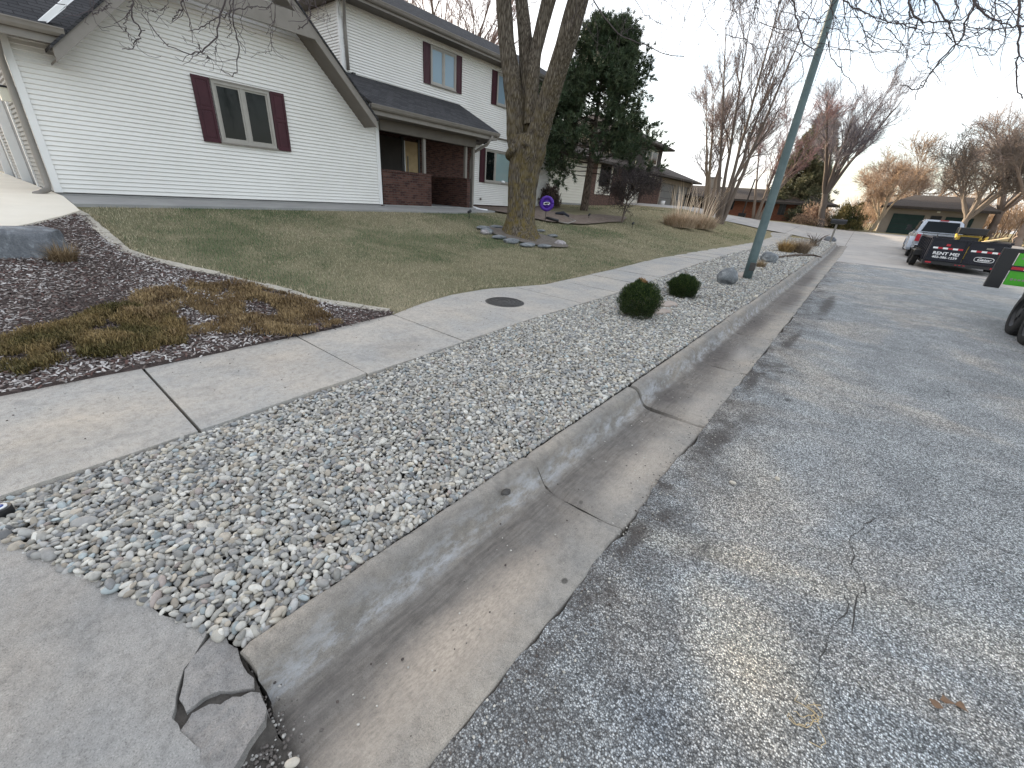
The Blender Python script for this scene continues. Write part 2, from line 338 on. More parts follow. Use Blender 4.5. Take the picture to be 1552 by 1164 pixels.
# ------------------------------------------------------------------ object helpers
def tag(o, label=None, cat=None, group=None, kind=None):
    if label: o['label'] = label
    if cat: o['category'] = cat
    if group: o['group'] = group
    if kind: o['kind'] = kind
    return o
def thing(name, label, cat, loc=(0, 0, 0), rotz=0, group=None):
    o = bpy.data.objects.new(name, None); COL.objects.link(o); o.location = loc; o.rotation_euler = (0, 0, rotz); o.empty_display_size = .2
    return tag(o, label, cat, group)
def link(name, me, parent=None):
    o = bpy.data.objects.new(name, me); COL.objects.link(o)
    if parent: o.parent = parent
    return o
def mesh_np(name, V, Fc, material, parent=None, smooth=False, col=None, mats=None):
    V = np.asarray(V, np.float32).reshape(-1, 3); Fc = np.asarray(Fc, np.int32); k = Fc.shape[1]
    me = bpy.data.meshes.new(name); me.vertices.add(len(V)); me.vertices.foreach_set('co', V.ravel())
    me.loops.add(Fc.size); me.loops.foreach_set('vertex_index', Fc.ravel())
    me.polygons.add(len(Fc)); me.polygons.foreach_set('loop_start', np.arange(0, Fc.size, k, dtype=np.int32))
    try: me.polygons.foreach_set('loop_total', np.full(len(Fc), k, np.int32))
    except Exception: pass
    if smooth: me.polygons.foreach_set('use_smooth', np.ones(len(Fc), bool))
    if col is not None:
        a = me.color_attributes.new('col', 'FLOAT_COLOR', 'POINT'); c4 = np.ones((len(V), 4), np.float32); c4[:, :3] = col; a.data.foreach_set('color', c4.ravel())
    me.materials.append(material); me.update(calc_edges=True)
    return link(name, me, parent)
class MB:
    def __init__(s): s.v = []; s.f = []; s.m = []; s.ms = []; s.sm = []
    def mi(s, m):
        if m not in s.ms: s.ms.append(m)
        return s.ms.index(m)
    def add(s, V, Fs, m, smooth=False):
        b = len(s.v); s.v += [tuple(p) for p in V]; i = s.mi(m)
        for f in Fs: s.f.append([b + q for q in f]); s.m.append(i); s.sm.append(smooth)
        return s
    def box(s, x0, x1, y0, y1, z0, z1, m):
        V = [(x, y, z) for z in (z0, z1) for y in (y0, y1) for x in (x0, x1)]
        return s.add(V, [(0, 2, 3, 1), (4, 5, 7, 6), (0, 1, 5, 4), (2, 6, 7, 3), (0, 4, 6, 2), (1, 3, 7, 5)], m)
    def prism(s, poly, d, m):          # planar polygon extruded by vector d
        n = len(poly); d = Vector(d); V = [Vector(p) for p in poly] + [Vector(p) + d for p in poly]
        Fs = [list(range(n))[::-1], [n + i for i in range(n)]] + [(i, (i + 1) % n, n + (i + 1) % n, n + i) for i in range(n)]
        return s.add(V, Fs, m)
    def bar(s, a, b, w, h, m, up=(0, 0, 1)):
        a = Vector(a); b = Vector(b); d = (b - a).normalized(); u = Vector(up); sd = d.cross(u)
        if sd.length < 1e-4: sd = d.cross(Vector((1, 0, 0)))
        sd.normalize(); u = sd.cross(d)
        q = [sd * (w / 2) + u * (h / 2), sd * (-w / 2) + u * (h / 2), sd * (-w / 2) - u * (h / 2), sd * (w / 2) - u * (h / 2)]
        return s.prism([a + k for k in q], b - a, m)
    def tube(s, pts, rad, m, n=10, smooth=True, cap=True):
        pts = [Vector(p) for p in pts]; rad = [rad] * len(pts) if isinstance(rad, (int, float)) else rad
        V = []; u = None
        for i, p in enumerate(pts):
            d = (pts[min(i + 1, len(pts) - 1)] - pts[max(i - 1, 0)]).normalized()
            if u is None:
                u = d.cross(Vector((0, 0, 1)) if abs(d.z) < .9 else Vector((1, 0, 0))).normalized()
            u = (u - d * u.dot(d)).normalized(); w = d.cross(u)
            for k in range(n):
                a = 2 * PI * k / n; V.append(p + (u * math.cos(a) + w * math.sin(a)) * rad[i])
        Fs = [(i * n + k, i * n + (k + 1) % n, (i + 1) * n + (k + 1) % n, (i + 1) * n + k) for i in range(len(pts) - 1) for k in range(n)]
        if cap: Fs += [list(range(n))[::-1], [(len(pts) - 1) * n + k for k in range(n)]]
        return s.add(V, Fs, m, smooth)
    def cyl(s, c, axis, r, L, m, n=24, smooth=True):
        c = Vector(c); ax = Vector(axis).normalized(); b = len(s.f)
        s.tube([c - ax * L / 2, c + ax * L / 2], r, m, n, smooth)
        s.sm[-1] = False; s.sm[-2] = False; return s
    def build(s, name, parent=None, bevel=0):
        me = bpy.data.meshes.new(name); me.from_pydata([tuple(p) for p in s.v], [], s.f)
        for m in s.ms: me.materials.append(M[m] if isinstance(m, str) else m)
        me.polygons.foreach_set('material_index', s.m); me.polygons.foreach_set('use_smooth', s.sm)
        bm = bmesh.new(); bm.from_mesh(me); bmesh.ops.recalc_face_normals(bm, faces=bm.faces)
        if bevel: bmesh.ops.bevel(bm, geom=[e for e in bm.edges if len(e.link_faces) == 2 and e.calc_face_angle(0) > .5], offset=bevel, segments=2, profile=.6, affect='EDGES')
        bm.to_mesh(me); bm.free(); me.update()
        return link(name, me, parent)
def structure(o): o['kind'] = 'structure'; return o

def rock(name, center, size, material, seed, parent=None, sub=4, amp=.28, flat=None, rotz=0, cuts=0):
    bm = bmesh.new(); bmesh.ops.create_icosphere(bm, subdivisions=sub, radius=1); rc = random.Random(int(seed * 10)); pls = []
    for k in range(cuts): a = rc.uniform(0, 6.28); e = rc.uniform(-.3, .6); pls.append((Vector((math.cos(a) * math.cos(e), math.sin(a) * math.cos(e), math.sin(e))), rc.uniform(.62, .82)))
    for v in bm.verts:
        p = v.co.copy(); n = mnoise.noise(p * 1.1 + Vector((seed * 3.1, seed, 0))) * amp + mnoise.noise(p * 2.7 + Vector((0, seed, 5))) * amp * .4 + mnoise.noise(p * 7 + Vector((seed, 0, 2))) * amp * .1
        p = p * (1 + n)
        for d_, h_ in pls:
            ov = p.dot(d_) - h_
            if ov > 0: p -= d_ * ov * .93
        if flat is not None and p.z > flat: p.z = flat + (p.z - flat) * .18
        v.co = Vector((p.x * size[0], p.y * size[1], p.z * size[2]))
    me = bpy.data.meshes.new(name); 
    for f in bm.faces: f.smooth = True
    bm.to_mesh(me); bm.free(); me.materials.append(M[material]); o = link(name, me, parent); o.location = center; o.rotation_euler = (0, 0, rotz)
    return o

# ------------------------------------------------------------------ light and sky
SUN_AZ = math.radians(14); SUN_EL = math.radians(13)
S = Vector((-math.cos(SUN_EL) * math.cos(SUN_AZ), math.cos(SUN_EL) * math.sin(SUN_AZ), math.sin(SUN_EL)))
sd = bpy.data.lights.new('sun', 'SUN'); sd.energy = 4.0; sd.angle = math.radians(.5); sd.color = (1.0, .84, .64)
so = bpy.data.objects.new('sun', sd); COL.objects.link(so); so.rotation_euler = S.to_track_quat('Z', 'Y').to_euler(); so.location = (-30, 10, 20)
w = bpy.data.worlds.new('World'); scene.world = w; w.use_nodes = True; nt = w.node_tree; bg = nt.nodes['Background']
sky = nt.nodes.new('ShaderNodeTexSky'); sky.sky_type = 'NISHITA'; sky.sun_disc = False; sky.sun_elevation = SUN_EL; sky.sun_rotation = math.atan2(S.x, S.y)
sky.air_density = 1.0; sky.dust_density = 2.5; sky.ozone_density = 1.0
tc = nt.nodes.new('ShaderNodeTexCoord'); mp = nt.nodes.new('ShaderNodeMapping'); mp.inputs['Scale'].default_value = (1.2, 1.2, 4.0)
nt.links.new(tc.outputs['Generated'], mp.inputs['Vector'])
cn = nt.nodes.new('ShaderNodeTexNoise'); cn.inputs['Scale'].default_value = 2.2; cn.inputs['Detail'].default_value = 6; cn.inputs['Roughness'].default_value = .62
nt.links.new(mp.outputs[0], cn.inputs['Vector'])
crp = nt.nodes.new('ShaderNodeValToRGB'); crp.color_ramp.elements[0].position = .38; crp.color_ramp.elements[0].color = (.2, .2, .2, 1); crp.color_ramp.elements[1].position = .62; crp.color_ramp.elements[1].color = (.9, .9, .9, 1)
nt.links.new(cn.outputs['Fac'], crp.inputs[0])
mx = nt.nodes.new('ShaderNodeMix'); mx.data_type = 'RGBA'
nt.links.new(crp.outputs[0], mx.inputs[0]); nt.links.new(sky.outputs[0], mx.inputs[6]); mx.inputs[7].default_value = (4.15, 4.2, 4.3, 1)
nt.links.new(mx.outputs[2], bg.inputs['Color']); bg.inputs['Strength'].default_value = .15
vs = scene.view_settings; vs.view_transform = 'Standard'; vs.look = 'None'; vs.gamma = 1; vs.exposure = 1.52; vs.use_curve_mapping = False
scene.cycles.max_bounces = 6; scene.cycles.diffuse_bounces = 3; scene.cycles.glossy_bounces = 3

# ------------------------------------------------------------------ ground
def grid_sheet(name, xs, ys, zf, material, keep=None, smooth=True):
    X, Y = np.meshgrid(xs, ys); Z = zf(X, Y); nx = len(xs); ny = len(ys)
    V = np.stack([X, Y, Z], -1).reshape(-1, 3)
    i, j = np.meshgrid(np.arange(nx - 1), np.arange(ny - 1)); a = (j * nx + i).ravel()
    Fc = np.stack([a, a + 1, a + nx + 1, a + nx], 1)
    if keep is not None:
        c = V[Fc].mean(1); Fc = Fc[keep(c[:, 0], c[:, 1])]
    return mesh_np(name, V, Fc, material, smooth=smooth)
xs = np.concatenate([-np.geomspace(900, 30, 14), np.arange(-28, -4.3, .5), [-4.25, -4.21, -4.19], np.arange(-4, -1.3, .4), [-1.2, -1.185], np.arange(-1, 8.7, .8), [8.74, 8.76, 8.92], np.arange(10, 30, 2), np.geomspace(32, 900, 12)])
ys = np.concatenate([-np.geomspace(900, 12, 12), np.arange(-10, 60, .5), np.geomspace(62, 1400, 16)])
structure(grid_sheet('ground', xs, ys, gz, M['soil']))
# polygon sheets following the land
def poly_sheet(name, poly, zf, material, cell=.8, thick=0):
    bm = bmesh.new(); f = bm.faces.new([bm.verts.new((p[0], p[1], 0)) for p in poly])
    xs_ = [p[0] for p in poly]; ys_ = [p[1] for p in poly]
    for k in range(int((max(xs_) - min(xs_)) / cell)):
        x = min(xs_) + (k + 1) * cell; bmesh.ops.bisect_plane(bm, geom=bm.verts[:] + bm.edges[:] + bm.faces[:], plane_co=(x, 0, 0), plane_no=(1, 0, 0))
    for k in range(int((max(ys_) - min(ys_)) / cell)):
        y = min(ys_) + (k + 1) * cell; bmesh.ops.bisect_plane(bm, geom=bm.verts[:] + bm.edges[:] + bm.faces[:], plane_co=(0, y, 0), plane_no=(0, 1, 0))
    for v in bm.verts: v.co.z = float(zf(v.co.x, v.co.y))
    if thick:
        r = bmesh.ops.extrude_face_region(bm, geom=bm.faces[:])
        for v in [g for g in r['geom'] if isinstance(g, bmesh.types.BMVert)]: v.co.z -= thick
    bmesh.ops.recalc_face_normals(bm, faces=bm.faces)
    if not thick:
        for f in bm.faces:
            if f.normal.z < 0: f.normal_flip()
    me = bpy.data.meshes.new(name); bm.to_mesh(me); bm.free(); me.materials.append(material); return link(name, me)
def wob(x, y, s=3.0, a=.02): return mnoise.noise(Vector((x * s, y * s, 1.3))) * a
# asphalt street
EX = lambda y: -.485 + wob(0, y, 2.2, .035) + wob(4, y, 9, .02)
ya = np.concatenate([np.arange(-4, 6, .04), np.arange(6, 22.8, .12)])
pl = [(8.62, -4), (8.62, 22.6)] + [(8.62 - 9.1 * (k + 1) / 30, 22.7 + wob(k, 3, 1.1, .25)) for k in range(29)] + [(EX(y), y) for y in ya[::-1]]
def rz_(x, y): return float(zr(y)) + .012 + .03 * (1 - abs((x - 4) / 4.6) ** 2) + (-.02 if x < -.3 else 0) * 0
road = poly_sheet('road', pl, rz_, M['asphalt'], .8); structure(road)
def farz(x, y):
    z = float(zr(y)); b = float(blend(x)); T = float(terr(min(x, -4.3), y))
    s_ = float(step(y))
    return z + .008 + (1 - s_) * b * (T - z) * (1 if x < -4 else b) + (.14 * s_ if x < -1.2 else 0) * 0
far_poly = [(-.55, 22.0), (8.62, 22.0), (8.7, 45.6), (1.5, 45.9), (-2.2, 45.2), (-5.9, 43.9), (-9.2, 37.6), (-24, 36.8), (-24, 33.2), (-8.5, 34.0), (-5.9, 34.6), (-3.9, 35.4), (-2.6, 34.9), (-1.7, 33.6), (-1.15, 32.4), (-.55, 32.2)]
structure(poly_sheet('street', far_poly, lambda x, y: farz(x, y) + (.02 if x < -1.2 else -.004), M['farroad'], 1.0))
# patches of worn tar and cracks in the asphalt
def crack(pts, wdt, name='road_crack'):
    P = [at(*p, 0) for p in pts]; L = []; R_ = []
    pts2 = []
    for a, b in zip(P[:-1], P[1:]):
        n = max(2, int((b - a).length / .03))
        for k in range(n): pts2.append(a.lerp(b, k / n))
    pts2.append(P[-1])
    for i, p in enumerate(pts2):
        d = (pts2[min(i + 1, len(pts2) - 1)] - pts2[max(0, i - 1)]).normalized(); nn = Vector((-d.y, d.x, 0))
        q = p + nn * (wob(p.x, p.y, 6, .05) + wob(p.x, p.y, 25, .014)); ww = wdt * (.12 + .55 * max(0, mnoise.noise(p * 7)) + .3 * abs(mnoise.noise(p * 30))) * (math.sin(PI * (i + .5) / len(pts2)) ** .4)
        for s_, arr in ((1, L), (-1, R_)):
            e = q + nn * s_ * ww; e.z = rz_(e.x, e.y) + .0045; arr.append(e)
    n = len(L); mb = MB(); mb.add(L + R_, [(i, i + 1, n + i + 1, n + i) for i in range(n - 1)], 'crack'); return structure(mb.build(name))
M['crack'] = m_noisy('crack_tar', (.03, .028, .026), (.085, .08, .075), 40, .9, .5, 90)
for p_, w_ in (([(1385, 785), (1455, 810), (1552, 855)], .009), ([(1285, 970), (1300, 900), (1290, 830), (1305, 800), (1360, 790)], .010),
               ([(1225, 1090), (1235, 1050), (1262, 970), (1285, 930), (1280, 905), (1215, 890)], .006),
               ([(1480, 745), (1552, 762)], .012), ([(1225, 720), (1260, 745)], .005), ([(1140, 640), (1180, 650), (1240, 640)], .006)):
    crack(p_, w_)
# kerb and gutter, one cast length after another
prof = [(-1.190, -.10), (-1.190, .128), (-1.183, .140), (-1.165, .146), (-1.135, .146), (-1.11, .139), (-1.09, .124), (-1.072, .098), (-1.048, .052), (-1.025, .022), (-.995, .006), (-.93, -.002), (-.75, .002), (-.6, .009), (-.505, .014), (-.492, .008), (-.488, -.10)]
joints = [.14, 1.735, 3.275, 4.86, 6.6, 8.25] + [8.25 + 1.65 * k for k in range(1, 16)]
rk = random.Random(3)
for ji, (ya_, yb_) in enumerate(zip(joints[:-1], joints[1:])):
    dz = rk.uniform(-.006, .006); dx = rk.uniform(-.006, .006); tl = rk.uniform(-.004, .004)
    if ji == 0: dz = .004
    if ji == 1: dz = -.010
    if ji == 2: dz = -.002; dx = .012
    g = .010; n = max(8, int((yb_ - ya_) / (.035 if ji < 4 else .12))); V = []
    for k in range(n + 1):
        y = ya_ + g + (yb_ - ya_ - 2 * g) * k / n
        e = min(k, n - k) / n * (yb_ - ya_); rnd = max(0, .022 - e) * .7
        for q, (x, z) in enumerate(prof):
            chip = wob(x * 1.7 + ji, y, 9, .006) + wob(x, y, 30, .0025)
            yy = y + (wob(x * 1.5, ji * 7.7, 8, .035) if k in (0, n) else 0) + (wob(x * 3, ji * 3.1 + k, 14, .01) if k in (0, n) else 0)
            inner = 1 if 0 < q < len(prof) - 1 else 0
            ex = (wob(0, y, 2.0, .02) if q >= len(prof) - 3 else 0)
            V.append((x + dx + ex, yy, float(zr(y)) + z + dz * 1 + tl * (k / n - .5) * 2 + inner * (chip - rnd)))
    m_ = len(prof); Fc = [(k * m_ + q, k * m_ + q + 1, (k + 1) * m_ + q + 1, (k + 1) * m_ + q) for k in range(n) for q in range(m_ - 1)]
    mb = MB(); mb.add(V, Fc, 'kerb', True); mb.add(V[:m_], [list(range(m_))], 'kerb'); mb.add(V[-m_:], [list(range(m_))], 'kerb')
    o = mb.build('kerb'); structure(o)
# sidewalk slabs
NEAR = lambda y: np.interp(y, [-6, 0, 2, 4.4, 7, 12, 18, 28, 34.5], [-2.62, -2.72, -2.84, -2.98, -3.02, -3.38, -3.65, -3.6, -3.7])
FARE = lambda y: np.interp(y, [-6, 2, 2.9, 3.5, 4.2, 5.0, 6.2, 9.4, 13, 21, 28, 34.5], [-3.98, -4.04, -4.12, -4.34, -4.50, -4.50, -4.16, -4.32, -4.62, -4.85, -4.8, -4.9])
sj = [-3.1, -1.9, -.7, .5, 1.7, 2.9, 5.55, 6.8] + [6.8 + 1.22 * k for k in range(1, 24)]
MAN = at(765, 458.5, .16)
for i, (a, b) in enumerate(zip(sj[:-1], sj[1:])):
    if b > 35: break
    g = .009; n = 12 if b < 12 else 5; m_ = 8; tx = rk.uniform(-.003, .003); ty = rk.uniform(-.004, .004); V = []
    for k in range(n + 1):
        y = a + g + (b - a - 2 * g) * k / n
        x0, x1 = float(FARE(y)), float(NEAR(y))
        x1 += wob(9, y, 5, .012)
        for q in range(m_ + 1):
            x = x0 + (x1 - x0) * q / m_
            V.append((x, y, float(zr(y)) + .166 + tx * (q / m_ - .5) * 2 + ty * (k / n - .5) * 2 - (.004 if k in (0, n) or q in (0, m_) else 0) + (1 - float(step(y))) * .06))
    nt_ = len(V); V += [(p[0], p[1], p[2] - .11) for p in V]
    w1 = m_ + 1
    Fc = [(k * w1 + q, k * w1 + q + 1, (k + 1) * w1 + q + 1, (k + 1) * w1 + q) for k in range(n) for q in range(m_)]
    ring = [q for q in range(w1)] + [k * w1 + m_ for k in range(1, n + 1)] + [n * w1 + q for q in range(m_ - 1, -1, -1)] + [k * w1 for k in range(n - 1, 0, -1)]
    Fc += [(ring[q], ring[(q + 1) % len(ring)], ring[(q + 1) % len(ring)] + nt_, ring[q] + nt_) for q in range(len(ring))]
    mb = MB(); mb.add(V, Fc, 'walk'); structure(mb.build('sidewalk'))
# rough slab from an outline
def slab(name, poly, top, thick, material, jag=.012, bev=.006, kind='structure', rough=0, cell=.012):
    P = []
    for a, b in zip(poly, poly[1:] + poly[:1]):
        a = Vector(a[:2]).to_3d(); b = Vector(b[:2]).to_3d(); n = max(1, int((b - a).length / .025)); n = min(n, 60)
        nn = Vector((-(b - a).y, (b - a).x, 0)).normalized()
        for k in range(n):
            p = a.lerp(b, k / n); P.append(p + nn * (mnoise.noise(p * 9 + Vector((3, 1, (0 if callable(top) else top) * 9))) * jag * 1.6 + mnoise.noise(p * 38) * jag * .7) * (1 if 0 < k else .3))
    bm = bmesh.new(); f = bm.faces.new([bm.verts.new((p.x, p.y, 0)) for p in P]); bm.normal_update()
    if f.normal.z < 0: f.normal_flip()
    r = bmesh.ops.inset_region(bm, faces=[f], thickness=bev)
    inner = set(v for v in f.verts)
    for v in bm.verts:
        t = top(v.co.x, v.co.y) if callable(top) else top; v.co.z = t - (0 if v in inner else bev * .8)
    if rough:
        xs_ = [p.x for p in P]; ys_ = [p.y for p in P]
        for k in range(int((max(xs_) - min(xs_)) / cell)): bmesh.ops.bisect_plane(bm, geom=bm.verts[:] + bm.edges[:] + bm.faces[:], plane_co=(min(xs_) + (k + .5) * cell, 0, 0), plane_no=(1, 0, 0))
        for k in range(int((max(ys_) - min(ys_)) / cell)): bmesh.ops.bisect_plane(bm, geom=bm.verts[:] + bm.edges[:] + bm.faces[:], plane_co=(0, min(ys_) + (k + .5) * cell, 0), plane_no=(0, 1, 0))
        for v in bm.verts:
            q = v.co; n3 = mnoise.noise(q * 16) * .9 + mnoise.noise(q * 45) * .5 + mnoise.noise(q * 120) * .35; v.co.z += rough * (n3 - .5 * max(0, mnoise.noise(q * 8 + Vector((9, 2, 1)))) * 2)
    else: bmesh.ops.triangulate(bm, faces=[f])
    outer = [e for e in bm.edges if e.is_boundary]
    r = bmesh.ops.extrude_edge_only(bm, edges=outer)
    for v in [g for g in r['geom'] if isinstance(g, bmesh.types.BMVert)]: v.co.z -= thick
    bmesh.ops.recalc_face_normals(bm, faces=bm.faces)
    me = bpy.data.meshes.new(name); bm.to_mesh(me); bm.free(); me.materials.append(M[material]); o = link(name, me)
    if kind: o['kind'] = kind
    return o
def A(px, py, z=.1): p = at(px, py, z); return (p.x, p.y)
def aprz(x, y): return float(np.interp(x, [-2.7, -1.35, -.9, -.5], [.155, .135, .075, .02]))
apron_poly = [A(-30, 815), A(60, 853), A(160, 893), A(240, 935), A(318, 966), A(303, 990), A(280, 1020), A(268, 1060), A(262, 1090), A(300, 1150), A(330, 1200), (-.66, -.13), (-.49, -.22), (-.49, -3), (-2.68, -3), (-2.68, -.5)]
slab('driveway_apron', apron_poly, aprz, .12, 'apron', .014, .010)
c1 = slab('apron_fragment', [A(322, 971), A(345, 968), A(362, 985), A(370, 1012), A(384, 1040), A(350, 1048), A(312, 1058), A(282, 1080), A(272, 1062), A(284, 1022), A(306, 992)], lambda x, y: aprz(x, y) - .002, .1, 'chunk', .018, .008, rough=.006)
c2 = slab('apron_fragment', [A(290, 1078), A(318, 1062), A(352, 1052), A(392, 1046), A(404, 1068), A(400, 1088), A(372, 1122), A(345, 1165), A(330, 1215), A(310, 1180), A(272, 1104)], lambda x, y: aprz(x, y) - .010 + .05 * (x + 1.1), .1, 'chunk', .020, .010, rough=.008)
c3 = slab('apron_fragment', [A(404, 1092), A(424, 1112), A(440, 1164), A(450, 1230), A(352, 1230), A(350, 1170), A(376, 1128)], lambda x, y: .02 + wob(x, y, 14, .02), .08, 'crack', .02, .012)
slab('gutter_dirt', [A(312, 972), A(366, 985), A(392, 1040), A(412, 1085), A(440, 1130), A(452, 1215), A(330, 1215), A(262, 1090), A(272, 1040)], lambda x, y: float(np.interp(x, [-1.35, -1.0, -.9, -.8], [.112, .072, .030, .012])), .06, 'gravelbed', .01, .008, rough=.006)
# upper driveway and path along the house
drive_poly = [(-9.72, 1.10), (-9.4, .86), (-8.78, .22), (-7.2, -1.6), (-7.0, -14), (-34, -14), (-34, 1.10)]
structure(poly_sheet('driveway', drive_poly, lambda x, y: float(terr(x, y)) + .045, M['drive'], 1.0, .12))
path_poly = [(-11.72, 1.12), (-10.35, 1.12), (-10.42, 3), (-10.5, 8), (-10.45, 10), (-10.9, 12.4), (-12.2, 13.2), (-14, 13.2), (-14, 8.0), (-11.72, 8.0)]
structure(poly_sheet('path', path_poly, lambda x, y: float(terr(x, y)) + .02, M['path'], .8, .1))
# mulch bed and gravel bed sheets
EDGE = [(112, 320), (130, 330), (150, 348), (170, 365), (190, 382), (220, 392), (250, 400), (290, 410), (330, 418), (370, 428), (400, 435), (440, 445), (470, 455), (510, 462), (550, 468), (590, 473)]
EG = [G(*p) for p in EDGE]
bed_poly = [(p.x, p.y) for p in EG] + [(-4.10, 2.9), (-4.025, 1.8), (-4.015, 0), (-3.99, -3), (-3.95, -6), (-7.0, -6), (-7.22, -1.6), (-8.82, .2), (-9.42, .84), (-9.76, 1.09)]
structure(poly_sheet('mulch_bed', bed_poly, lambda x, y: float(terr(x, y)) + (.012 if x < -4.12 else -.010), M['mulchbed'], .5))
gb = [(-1.195, .20), (-1.30, .20)][:1] + [(-1.195, 32.3)] + [(-2.2, 33.2), (float(NEAR(33)), 33.6)] + [(float(NEAR(y)) - .02, y) for y in range(30, -2, -2)] + [(-2.75, -.4), A(0, 833, .12), A(160, 898, .12), A(318, 968, .12)]
structure(poly_sheet('gravel_bed', gb, lambda x, y: float(zr(y)) + .112, M['gravelbed'], .6))
# flower bed soil near the porch and the bare soil round the big tree
structure(poly_sheet('planting_bed', [(-14.0, 13.2), (-12.2, 13.2), (-10.9, 12.4), (-10.2, 12.8), (-9.3, 13.6), (-8.9, 15.5), (-9.1, 18.2), (-9.0, 19.4), (-9.6, 21.2), (-10.4, 19.6), (-10.5, 17.5), (-12.2, 17.2), (-14, 20.3)], lambda x, y: float(terr(x, y)) + .03, m_noisy('bed_soil', (.13, .095, .075), (.22, .175, .14), 6, .95, .6, 60, .02), .7))

# ------------------------------------------------------------------ scattered material
def inpoly(x, y, poly):
    x = np.asarray(x); y = np.asarray(y); c = np.zeros(x.shape, bool); n = len(poly); j = n - 1
    for i in range(n):
        xi, yi = poly[i][0], poly[i][1]; xj, yj = poly[j][0], poly[j][1]
        cond = ((yi > y) != (yj > y)) & (x < (xj - xi) * (y - yi) / (yj - yi + 1e-12) + xi); c ^= cond; j = i
    return c
def ico(sub):
    bm = bmesh.new(); bmesh.ops.create_icosphere(bm, subdivisions=sub, radius=1); V = np.array([v.co[:] for v in bm.verts]); Fc = np.array([[v.index for v in f.verts] for f in bm.faces]); bm.free(); return V, Fc
def shapes(sub, n, rng, k=.22):
    V, Fc = ico(sub); out = []
    for i in range(n):
        d = rng.normal(size=(6, 3)); d /= np.linalg.norm(d, axis=1)[:, None]; a = rng.uniform(-k, k, 6)
        r = 1 + sum(a[j] * np.maximum(0, V @ d[j]) ** 2 for j in range(6))
        # flatten a couple of random facets
        for j in range(3):
            h = rng.uniform(.86, 1.0); p = V * r[:, None]; s_ = p @ d[j]; over = np.maximum(0, s_ - h); p = p - over[:, None] * .6 * d[j]; r = np.linalg.norm(p, axis=1)
        out.append(V * r[:, None])
    return np.array(out), Fc
def scatter(name, P, size, rot, shp, Fc, colr, material, jitter=0):
    # P (N,3) size (N,3) rot (N,3,3)
    N = len(P); idx = RNG.integers(0, len(shp), N); V = shp[idx] * size[:, None, :]
    V = np.einsum('nij,nkj->nki', rot, V) + P[:, None, :]
    k = V.shape[1]; FF = (Fc[None] + (np.arange(N) * k)[:, None, None]).reshape(-1, 3)
    return V.reshape(-1, 3), FF, np.repeat(colr, k, 0)
def rotm(yaw, tiltx, tilty):
    c, s_ = np.cos(yaw), np.sin(yaw); N = len(yaw); Z = np.zeros(N); O = np.ones(N)
    A1 = np.stack([np.stack([c, -s_, Z], -1), np.stack([s_, c, Z], -1), np.stack([Z, Z, O], -1)], 1)
    c, s_ = np.cos(tiltx), np.sin(tiltx); B = np.stack([np.stack([O, Z, Z], -1), np.stack([Z, c, -s_], -1), np.stack([Z, s_, c], -1)], 1)
    c, s_ = np.cos(tilty), np.sin(tilty); C = np.stack([np.stack([c, Z, s_], -1), np.stack([Z, O, Z], -1), np.stack([-s_, Z, c], -1)], 1)
    return np.einsum('nij,njk,nkl->nil', A1, B, C)
def jgrid(x0, x1, y0, y1, sp_, rng, j=.42):
    nx = int((x1 - x0) / sp_) + 1; ny = int((y1 - y0) / (sp_ * .87)) + 1
    X, Y = np.meshgrid(np.arange(nx) * sp_ + x0, np.arange(ny) * sp_ * .87 + y0); X[1::2] += sp_ / 2
    X = X + rng.uniform(-j, j, X.shape) * sp_; Y = Y + rng.uniform(-j, j, X.shape) * sp_; return X.ravel(), Y.ravel()
PAL = np.array([(.46, .435, .39), (.52, .50, .46), (.40, .385, .36), (.34, .33, .32), (.30, .31, .32), (.56, .54, .50), (.42, .37, .31), (.25, .25, .255), (.36, .40, .41), (.50, .455, .38), (.44, .43, .415), (.33, .28, .26), (.60, .585, .55)])
PW = np.array([.15, .15, .13, .1, .06, .08, .07, .05, .04, .06, .07, .02, .02]); PW = PW / PW.sum()
allV = []; allF = []; allC = []; base = 0
sh3, F3 = shapes(3, 24, RNG); sh2, F2 = shapes(2, 24, RNG); sh1, F1 = shapes(1, 12, RNG, .15)
GV = [(q[0], q[1]) for q in gb]
def pebbles(y0, y1, sp_, L, shp, Fc, layers):
    global base
    for ly in range(layers):
        X, Y = jgrid(-3.9, -1.1, y0, y1, sp_ * (1, 1.28)[ly], RNG)
        m_ = inpoly(X, Y, GV) & (X < -1.2 - .12 * L) & (X > NEAR(Y) + .15 * L) & (Y > .10 + (X + 1.31) * .404 + .25 * L); X = X[m_]; Y = Y[m_]; N = len(X)
        a = L / 2 * RNG.lognormal(0, .26, N) * (1 if ly else 1.0); size = np.stack([a * RNG.uniform(.95, 1.45, N), a * RNG.uniform(.62, .92, N), a * RNG.uniform(.45, .75, N)], 1)
        mound = .018 * np.sin(PI * np.clip((X - NEAR(Y)) / (-1.2 - NEAR(Y)), 0, 1))
        lift = np.array([mnoise.noise(Vector((x * 3, y * 3, 0))) for x, y in zip(X, Y)]) * .010
        Z = zr(Y) + .126 + mound + lift + (ly * L * .52) + RNG.uniform(-.004, .006, N)
        colr = PAL[RNG.choice(len(PAL), N, p=PW)] * RNG.uniform(.62, 1.28, (N, 1)) * np.array([.98, .975, .95])
        R3 = rotm(RNG.uniform(0, 2 * PI, N), RNG.normal(0, .42, N), RNG.normal(0, .42, N))
        V, FF, C = scatter('', np.stack([X, Y, Z], 1), size, R3, shp, Fc, colr, None)
        allV.append(V); allF.append(FF + base); allC.append(C); base += len(V)
pebbles(-.5, 1.0, .0228, .0272, sh3, F3, 2); pebbles(1.0, 2.8, .0235, .0275, sh2, F2, 2)
